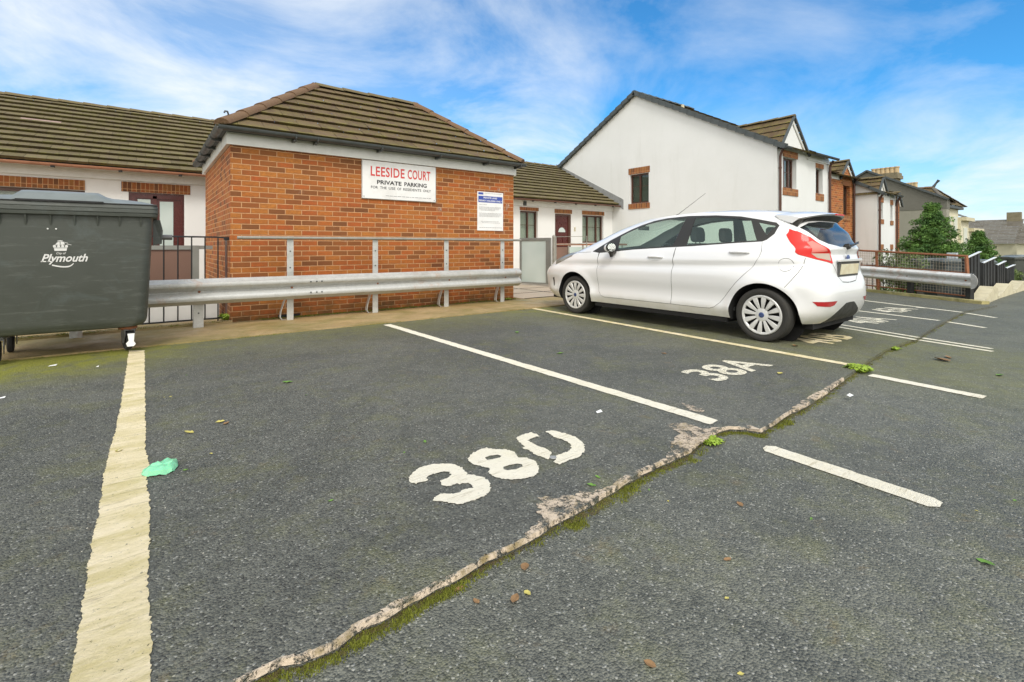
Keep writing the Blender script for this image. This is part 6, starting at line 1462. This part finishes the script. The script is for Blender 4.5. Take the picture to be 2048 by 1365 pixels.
# grid: finer in z near the roof
grid_ = []
zz = []
z = ZB
while z < ZT - .0005:
    zz.append(z); z += .034 if z < 1.34 else (.014 if z < 1.46 else (.006 if z < 1.495 else .0018))
nq = 150
for j, z in enumerate(zz[1:]):
    for i in range(nq + 1):
        q = -QE + 2 * QE * (i + (.5 if j % 2 else 0)) / nq
        if -QE < q < QE: grid_.append((q, z))
allp = [outer_] + [p for _, p in regions]
def near_edges(pt): return False
vs = []; es = []
for p in allp:
    b0_ = len(vs); vs += [Vector((a, b)) for a, b in p]; es += [(b0_ + i, b0_ + (i + 1) % len(p)) for i in range(len(p))]
# drop grid points hugging constraint vertices
cell = {}
for v in vs: cell.setdefault((round(v.x / .012), round(v.y / .012)), []).append(v)
def close(pt, d):
    cx, cy = round(pt[0] / .012), round(pt[1] / .012)
    for i in (-1, 0, 1):
        for j in (-1, 0, 1):
            for v in cell.get((cx + i, cy + j), ()):
                if (v.x - pt[0]) ** 2 + (v.y - pt[1]) ** 2 < d * d: return True
    return False
vs += [Vector(g) for g in grid_ if not close(g, .008 if g[1] < 1.44 else .001)]
rr = delaunay_2d_cdt(vs, es, [], 0, 1e-6)
V2 = [tuple(v) for v in rr[0]]; tri = {}
for f in rr[2]:
    c = (sum(V2[i][0] for i in f) / len(f), sum(V2[i][1] for i in f) / len(f))
    if not (-QE <= c[0] <= QE and ZB <= c[1] <= ZT): continue
    nm = 'body'
    for n_, p_ in regions:
        if inside(c, p_): nm = n_; break
    tri.setdefault(nm, []).append(tuple(f))
S_cache = {}
def piece(keys, sgn=-1, off=0.0):
    m = MB(); idx = {}
    for k in keys:
        for f in tri.get(k, []):
            g = []
            for i in f:
                if i not in idx:
                    a = S3(V2[i][0], V2[i][1], off)
                    idx[i] = len(m.v); m.v.append((a.x if sgn < 0 else -a.x, a.y, a.z))
                g.append(idx[i])
            m.f.append(tuple(g))
    return m
def both(keys, off=0.0):
    m = piece(keys, -1, off); b = piece(keys, 1, off); k = len(m.v); m.v += b.v; m.f += [tuple(k + i for i in f) for f in b.f]; return m
kw = dict(smooth='all', local=True, weld=True)
body = both(['body']).build('body', M['carpaint'], car, **kw)
both(['rg']).build('rear_window', M['rearglass'], car, **kw); both(['ws']).build('windscreen', M['carglass'], car, **kw)
both(['val']).build('lower_bumper', M['vplastic'], car, **kw); both(['grille']).build('grille', M['trim'], car, **kw)
for s in (-1, 1):
    piece(['frame'], s).build('window_frame', M['trim'], car, **kw)
    piece(['glass'], s, -.004).build('side_window', M['carglass'], car, **kw)
    dfr = piece(['door1'], s).build('door', M['carpaint'], car, **kw); drr = piece(['door2'], s).build('door', M['carpaint'], car, **kw)
    tlo = piece(['tl'], s, .004).build('tail_light', M['lensred'], car, **kw); piece(['tlp'], s, .006).build('inner_lens', M['lenspink'], tlo, **kw); piece(['tlc'], s, .006).build('reversing_lens', M['lensclear'], tlo, **kw)
    piece(['refl'], s, .003).build('reflector', M['reflect'], car, **kw); piece(['hl'], s, .002).build('headlight', M['headl'], car, **kw); piece(['fog'], s, .001).build('fog_vent', M['trim'], car, **kw)
    def strip(pl, w, off, z=0):
        m = MB(); n = len(pl); L_ = []; 
        for i, p in enumerate(pl):
            a = pl[max(0, i - 1)]; b = pl[min(n - 1, i + 1)]; d = Vector((b[0] - a[0], b[1] - a[1])); d = d.normalized() if d.length > 1e-6 else Vector((1, 0)); nn = Vector((-d.y, d.x)) * w / 2
            for k in (-1, 1):
                v = S3(p[0] + nn.x * k, min(1.505, p[1] + nn.y * k), off); L_.append((v.x if s < 0 else -v.x, v.y, v.z))
        m.add(L_, [(2 * i, 2 * i + 2, 2 * i + 3, 2 * i + 1) for i in range(n - 1)]); return m
    sm = MB()
    def addstrip(pl, w=.005, off=.0012):
        t = strip(pl, w, off); sm.add(t.v, t.f)
    addstrip(side([(2.385,.952),(2.382,.789),(2.373,.57),(2.356,.39),(2.31,.33),(2.25,.309),(1.127,.312)], .02, False)); addstrip(side([(1.127,.312),(1.126,.403),(1.110,.746),(1.104,1.036)], .02, False), .006)
    addstrip(side([(1.125,.312),(.70,.308),(.60,.312),(.54,.332),(.473,.389),(.37,.52),(.269,.640),(.13,.79),(.079,.869),(.045,.93),(.030,.993),(.046,1.10)], .02, False))
    addstrip(side([(-.375,.925),(-.365,.86),(-.335,.77),(-.29,.69),(-.235,.61)], .02, False)); addstrip(xyz([(-.50,-.07,1.415),(-.545,-.113,1.379),(-.60,-.165,1.30),(-.610,-.19,1.245)], .02, False))
    addstrip(xyz([(-.40,-.538,.858),(-.33,-.548,.78),(-.28,-.555,.712),(-.20,-.566,.66)], .02, False)); addstrip(xyz([(-.20,-.566,.66),(-.05,-.566,.650),(-.005,-.566,.650)], .02, False), .009)
    fc = side(circ(-.215, .850, .070, 0, 360, 36), .02, False); addstrip(fc, .0045)
    addstrip(xyz([(-.757,2.904,.950),(-.80,2.75,.955),(-.815,2.58,.962)], .03, False), .006)
    sm.build('panel_seam', M['gap'], body, local=True, fix=False)
    # handles: bar over a shallow cup
    for (hy, hz, dd) in ((1.371, .898, dfr), (.265, .972, drr)):
        cup = MB(); 
        pl = [(q2(y2p(hy + math.cos(R(a)) * .105, hz + math.sin(R(a)) * .034)), hz + math.sin(R(a)) * .034) for a in range(0, 360, 15)]
        c0v = S3(q2(y2p(hy, hz)), hz, -.006); ring = [S3(a, b, .0015) for a, b in pl]; vs_ = [((v.x if s < 0 else -v.x), v.y, v.z) for v in ring + [c0v]]
        cup.add(vs_, [(i, (i + 1) % 24, 24) for i in range(24)]); cup.build('handle_cup', M['carpaint'], dd, smooth='all', local=True, fix=False)
        hb_ = MB(); pts = []; rs_ = []
        for k in range(9):
            t = k / 8; y = hy - .115 + .23 * t; v = S3(q2(y2p(y, hz + .004)), hz + .004, .010 + .014 * math.sin(math.pi * t)); pts.append((v.x if s < 0 else -v.x, v.y, v.z)); rs_.append(.010 + .007 * math.sin(math.pi * t))
        hb_.tube(pts, rs_, 8); hb_.build('handle', M['carpaint'], dd, smooth='all', local=True)
    # wing mirror
    mr = MB(); mc = Vector((s * .945, 2.09, 1.035)); rings = []
    for k in range(7):
        t = k / 6; a = t * math.pi / 2; y = .075 * math.sin(a) - .02; sc_ = max(.04, math.cos(a) ** .7)
        rings.append([mc + Vector((math.cos(b) * .105 * sc_, y, math.sin(b) * .068 * sc_ + .012 * math.cos(b) * -s)) for b in [2 * math.pi * i / 16 for i in range(16)]])
    loft(mr, rings); mo_ = mr.build('wing_mirror', M['carpaint'], car, smooth='all', local=True)
    mg = MB(); loft(mg, [[mc + Vector((math.cos(b) * .107 * k_, -.021 - dy_, math.sin(b) * .070 * k_)) for b in [2 * math.pi * i / 16 for i in range(16)]] for k_, dy_ in ((1, 0), (1, .012), (.9, .016))]); mg.build('mirror_surround', M['trim'], mo_, local=True)
    mg = MB(); loft(mg, [[mc + Vector((math.cos(b) * .088, -.037 - dy_, math.sin(b) * .056)) for b in [2 * math.pi * i / 16 for i in range(16)]] for dy_ in (0, .003)])
    m_, t_, b_ = base('mirror_glass', .05, 1.0); b_.inputs['Base Color'].default_value = (.6, .62, .6, 1); mg.build('mirror_glass', m_, mo_, local=True)
    ft_ = MB(); ft_.prism([(s * .80, 2.16, .985), (s * .80, 2.06, .985), (s * .80, 2.06, .955), (s * .80, 2.16, .955)], (s * .12, -.02, 0)); ft_.tube([(s * .90, 2.09, .90), (s * .91, 2.09, .955), (s * .92, 2.10, 1.0)], [.022, .034, .038], 10); ft_.build('mirror_foot', M['trim'], mo_, local=True, smooth=True)
# spoiler with dark underside
sp = MB(); secs = []; nS = 21
for i in range(nS):
    x = -.575 + 1.15 * i / (nS - 1); e = abs(x / .575); yr_ = -.445 + .17 * e ** 3; zt_ = 1.425 - .055 * e ** 2.5; yf_ = -.02 + .0 * e
    zf = 1.462 - .058 * e ** 2.6
    secs.append([(x, yf_, zf), (x, (yf_ + yr_) / 2, (zf + zt_) / 2 + .008), (x, yr_ + .02, zt_), (x, yr_, zt_ - .012), (x, yr_ + .02, zt_ - .028), (x, yf_ - .18, zt_ - .065), (x, yf_ - .05, zf - .05)])
loft(sp, secs).build('spoiler', M['carpaint'], car, smooth=True, local=True)
sp = MB(); secs = []
for i in range(nS):
    x = -.56 + 1.12 * i / (nS - 1); e = abs(x / .575); yr_ = -.44 + .17 * e ** 3; zt_ = 1.425 - .055 * e ** 2.5
    secs.append([(x, yr_ + .02, zt_ - .030), (x, -.20 + .03 * e, zt_ - .070), (x, -.25, zt_ - .11), (x, min(yr_ + .08, -.26), zt_ - .085)])
loft(sp, secs).build('spoiler_underside', M['trim'], car, local=True)
b_l = MB(); b_l.box(-.11, -.482, 1.398, .11, -.462, 1.412); b_l.build('brake_light', M['lensred'], car, local=True)
# number plate, recess, badge, wiper
q = MB(); q.obox((0, -.556, .80), (1, 0, 0), (0, 1, .12), (0, -.12, 1), .30, .010, .083); q.build('plate_recess', M['gap'], car, local=True)
M['plate'] = simple('yellowed_number_plate', (0.74, 0.70, 0.52), .4, amt=.7, scale=9, dark=(.75, .62, .45)); q = MB(); q.obox((0, -.569, .797), (1, 0, 0), (0, 1, .12), (0, -.12, 1), .262, .006, .057); q.build('number_plate', M['plate'], car, local=True, bevel=.003)
q = MB(); q.obox((0, -.578, .897), (1, 0, 0), (0, 1, 0), (0, 0, 1), .33, .016, .014); q.build('plate_lamp_bar', M['carpaint'], car, local=True, bevel=.004)
M['badge'] = simple('badge_blue', (0.06, 0.09, 0.22), .25, .3); q = MB(); q.lathe([(0, .012), (.5, .010), (1, 0)], (0, 0, 0), (0, -1, 0), 20); q.v = [(x * .055, y - .556, z * .03 + .925) for x, y, z in q.v]; q.build('badge', M['badge'], car, local=True)
q = MB(); q.lathe([(.035, -.02), (.03, .03), (.0, .04)], (0, -.545, 1.045), (0, -1, .3), 12); q.tube([(0, -.575, 1.055), (.12, -.585, 1.07), (.30, -.565, 1.085)], [.014, .010, .006], 6); q.tube([(.02, -.575, 1.06), (.33, -.555, 1.10)], .006, 5); q.build('rear_wiper', M['trim'], car, local=True)
q = MB(); q.tube([(-.18, 1.52, 1.478), (-.18, 1.49, 1.50)], [.018, .008], 8); q.tube([(-.18, 1.49, 1.498), (-.18, 1.06, 1.77)], [.004, .0022], 5); q.build('aerial', M['trim'], car, local=True)
# wheels
M['tyre'] = simple('tyre_rubber', (0.030, 0.029, 0.026), .85, amt=.5, scale=14, dark=(1.6, 1.4, 1.1)); M['hub'] = simple('silver_wheel_cover', (0.64, 0.64, 0.62), .38, .2, amt=.2)
M['hubdark'] = M['under']
def wheel(s, y, r=.293, spin=0.0):
    xo = s * .868; ax = Vector((s, 0, 0)); o = (s * .66, y, r); W = .205
    t = MB(); pr = [(.195, .010), (.212, .030), (.232, .018), (.262, .012), (.283, .022), (.291, .045), (.293, .07), (.293, .165), (.291, .188), (.283, .203), (.265, .211), (.245, .208), (.226, .200), (.212, .190), (.205, .17)]
    t.lathe(pr, o, ax, 48)
    wt = t.build('wheel', M['tyre'], car, smooth=True, local=True)
    tr = MB()
    for k in range(4): tr.lathe([(.2935, .075 + k * .027), (.2938, .077 + k * .027), (.2935, .081 + k * .027)], o, ax, 48)
    tr.build('tread_groove', M['under'], wt, local=True, fix=False)
    bk = MB(); bk.lathe([(0, .150), (.215, .150), (.215, .145), (0, .145)], o, ax, 32); bk.build('cover_backing', M['hubdark'], wt, local=True)  # black backing disc, painted dark for the gaps between the spokes
    h = MB(); Rm = .219
    h.lathe([(Rm - .030, .196), (Rm - .022, .205), (Rm - .008, .207), (Rm, .198), (Rm, .185), (Rm - .030, .185)], o, ax, 48)
    h.lathe([(.0, .196), (.055, .198), (.070, .194), (.075, .185), (.0, .185)], o, ax, 32)
    for k in range(12):
        a = 2 * math.pi * k / 12 + spin; ca, sa = math.cos(a), math.sin(a); wv = []
        for rr_, hw, hh in ((.060, .012, .193), (.10, .0185, .200), (.145, .0250, .205), (Rm - .022, .0305, .203)):
            for e, dz in ((-1, -.010), (-.75, 0), (.75, 0), (1, -.010)):
                yy = ca * rr_ - sa * hw * e; zz_ = sa * rr_ + ca * hw * e; wv.append((o[0] + s * (hh + dz), o[1] + yy, o[2] + zz_))
        h.add(wv, [(i * 4 + j, i * 4 + j + 1, (i + 1) * 4 + j + 1, (i + 1) * 4 + j) for i in range(3) for j in range(3)])
    h.build('wheel_cover', M['hub'], wt, smooth=True, local=True, fix=False)
    c = MB(); c.lathe([(.0, .204), (.024, .203), (.030, .198), (.030, .19)], o, ax, 20); c.build('centre_cap', M['badge'], wt, smooth=True, local=True)
for s in (-1, 1):
    wheel(s, 0.0, spin=.13); wheel(s, WBASE, spin=.0)
# wheel arch linings, floor, inner shell
for cy in (0.0, WBASE):
    for s in (-1, 1):
        q = MB(); vs_ = []; n = 24
        for k in range(n + 1):
            a = R(-14 + 208 * k / n)
            for xx in (.878, .60): vs_.append((s * (xx if xx < .8 else (-S3(q2(y2p(cy + math.cos(a) * RA, .29 + math.sin(a) * RA)), .29 + math.sin(a) * RA).x - .004)), cy + math.cos(a) * (RA + .004), .29 + math.sin(a) * (RA + .004)))
        q.add(vs_, [(2 * k, 2 * k + 1, 2 * k + 3, 2 * k + 2) for k in range(n)])
        q.add([(s * .60, cy + math.cos(R(i * 15)) * .37, .3 + math.sin(R(i * 15)) * .37) for i in range(24)], [tuple(range(24))])
        q.build('arch_lining', M['under'], car, local=True, fix=False)
q = MB(); q.box(-.60, -.42, .16, .60, 3.40, .24); q.box(-.84, .40, .165, .84, 2.46, .235); q.box(-.72, 3.28, .20, .72, 3.5, .24); q.build('underbody', M['under'], car, local=True)
q = MB(); q.box(-.78, .34, .30, .78, 2.40, .34); q.box(-.70, -.38, .62, .70, .30, .66); q.build('cabin_floor', M['dash'], car, local=True)
def chair(x, y, bench=False):
    w = .23 if not bench else .56; q = MB()
    S = lambda c, hx, hy, r, rx=0: [(c[0] + a, c[1] + b, c[2]) for a, b in rrect(hx, hy, r)]
    loft(q, [S((x, y + .25, .40), w, .24, .06), S((x, y + .25, .58), w, .25, .06), S((x, y + .25, .62), w - .03, .22, .06)])
    loft(q, [S((x, y + .02, .56), w, .07, .05), S((x, y - .06, .80), w, .07, .05), S((x, y - .13, 1.02), w - .02, .055, .04), S((x, y - .15, 1.09), w - .06, .04, .03)])
    st = q.build('seat', M['seat'], car, smooth=True, local=True)
    for xx in ((x,) if not bench else (x - .34, x + .34)):
        h = MB(); hh = .0 if not bench else -.03
        loft(h, [S((xx, y - .16, 1.105 + hh), .09, .030, .02), S((xx, y - .155, 1.13 + hh), .125, .045, .035), S((xx, y - .15, 1.22 + hh), .13, .05, .04), S((xx, y - .145, 1.285 + hh), .115, .045, .04), S((xx, y - .14, 1.305 + hh), .08, .03, .025)])
        h.tube([(xx - .05, y - .155, 1.04 + hh), (xx - .05, y - .155, 1.12 + hh)], .007, 6); h.tube([(xx + .05, y - .155, 1.04 + hh), (xx + .05, y - .155, 1.12 + hh)], .007, 6)
        h.build('headrest', M['seat'], st, smooth=True, local=True)
chair(-.36, 1.22); chair(.36, 1.22); chair(0, .25, True)
q = MB(); q.prism([(-.74, 2.95, .95), (-.74, 2.55, 1.015), (-.74, 2.20, 1.0), (-.74, 2.05, .93), (-.74, 2.05, .70), (-.74, 2.95, .60)], (1.48, 0, 0)); q.build('dashboard', M['dash'], car, local=True, bevel=.02)
q = MB(); n = 28; c = Vector((.36, 1.98, .92)); a1 = Vector((1, 0, 0)); a2 = Vector((0, .42, .91)); pts = [c + a1 * math.cos(2 * math.pi * k / n) * .185 + a2 * math.sin(2 * math.pi * k / n) * .185 for k in range(n + 1)]
q.tube(pts, .014, 8); q.tube([c - a1 * .18, c, c + a1 * .18], .018, 6); q.tube([c, c + Vector((0, .22, -.08))], .03, 8); q.build('steering_wheel', M['dash'], car, smooth=True, local=True)
q = MB(); q.box(-.13, 2.20, 1.30, .13, 2.215, 1.365); q.tube([(0, 2.2, 1.36), (0, 2.12, 1.42)], .01, 6); q.build('rear_view_mirror', M['dash'], car, local=True, bevel=.01)
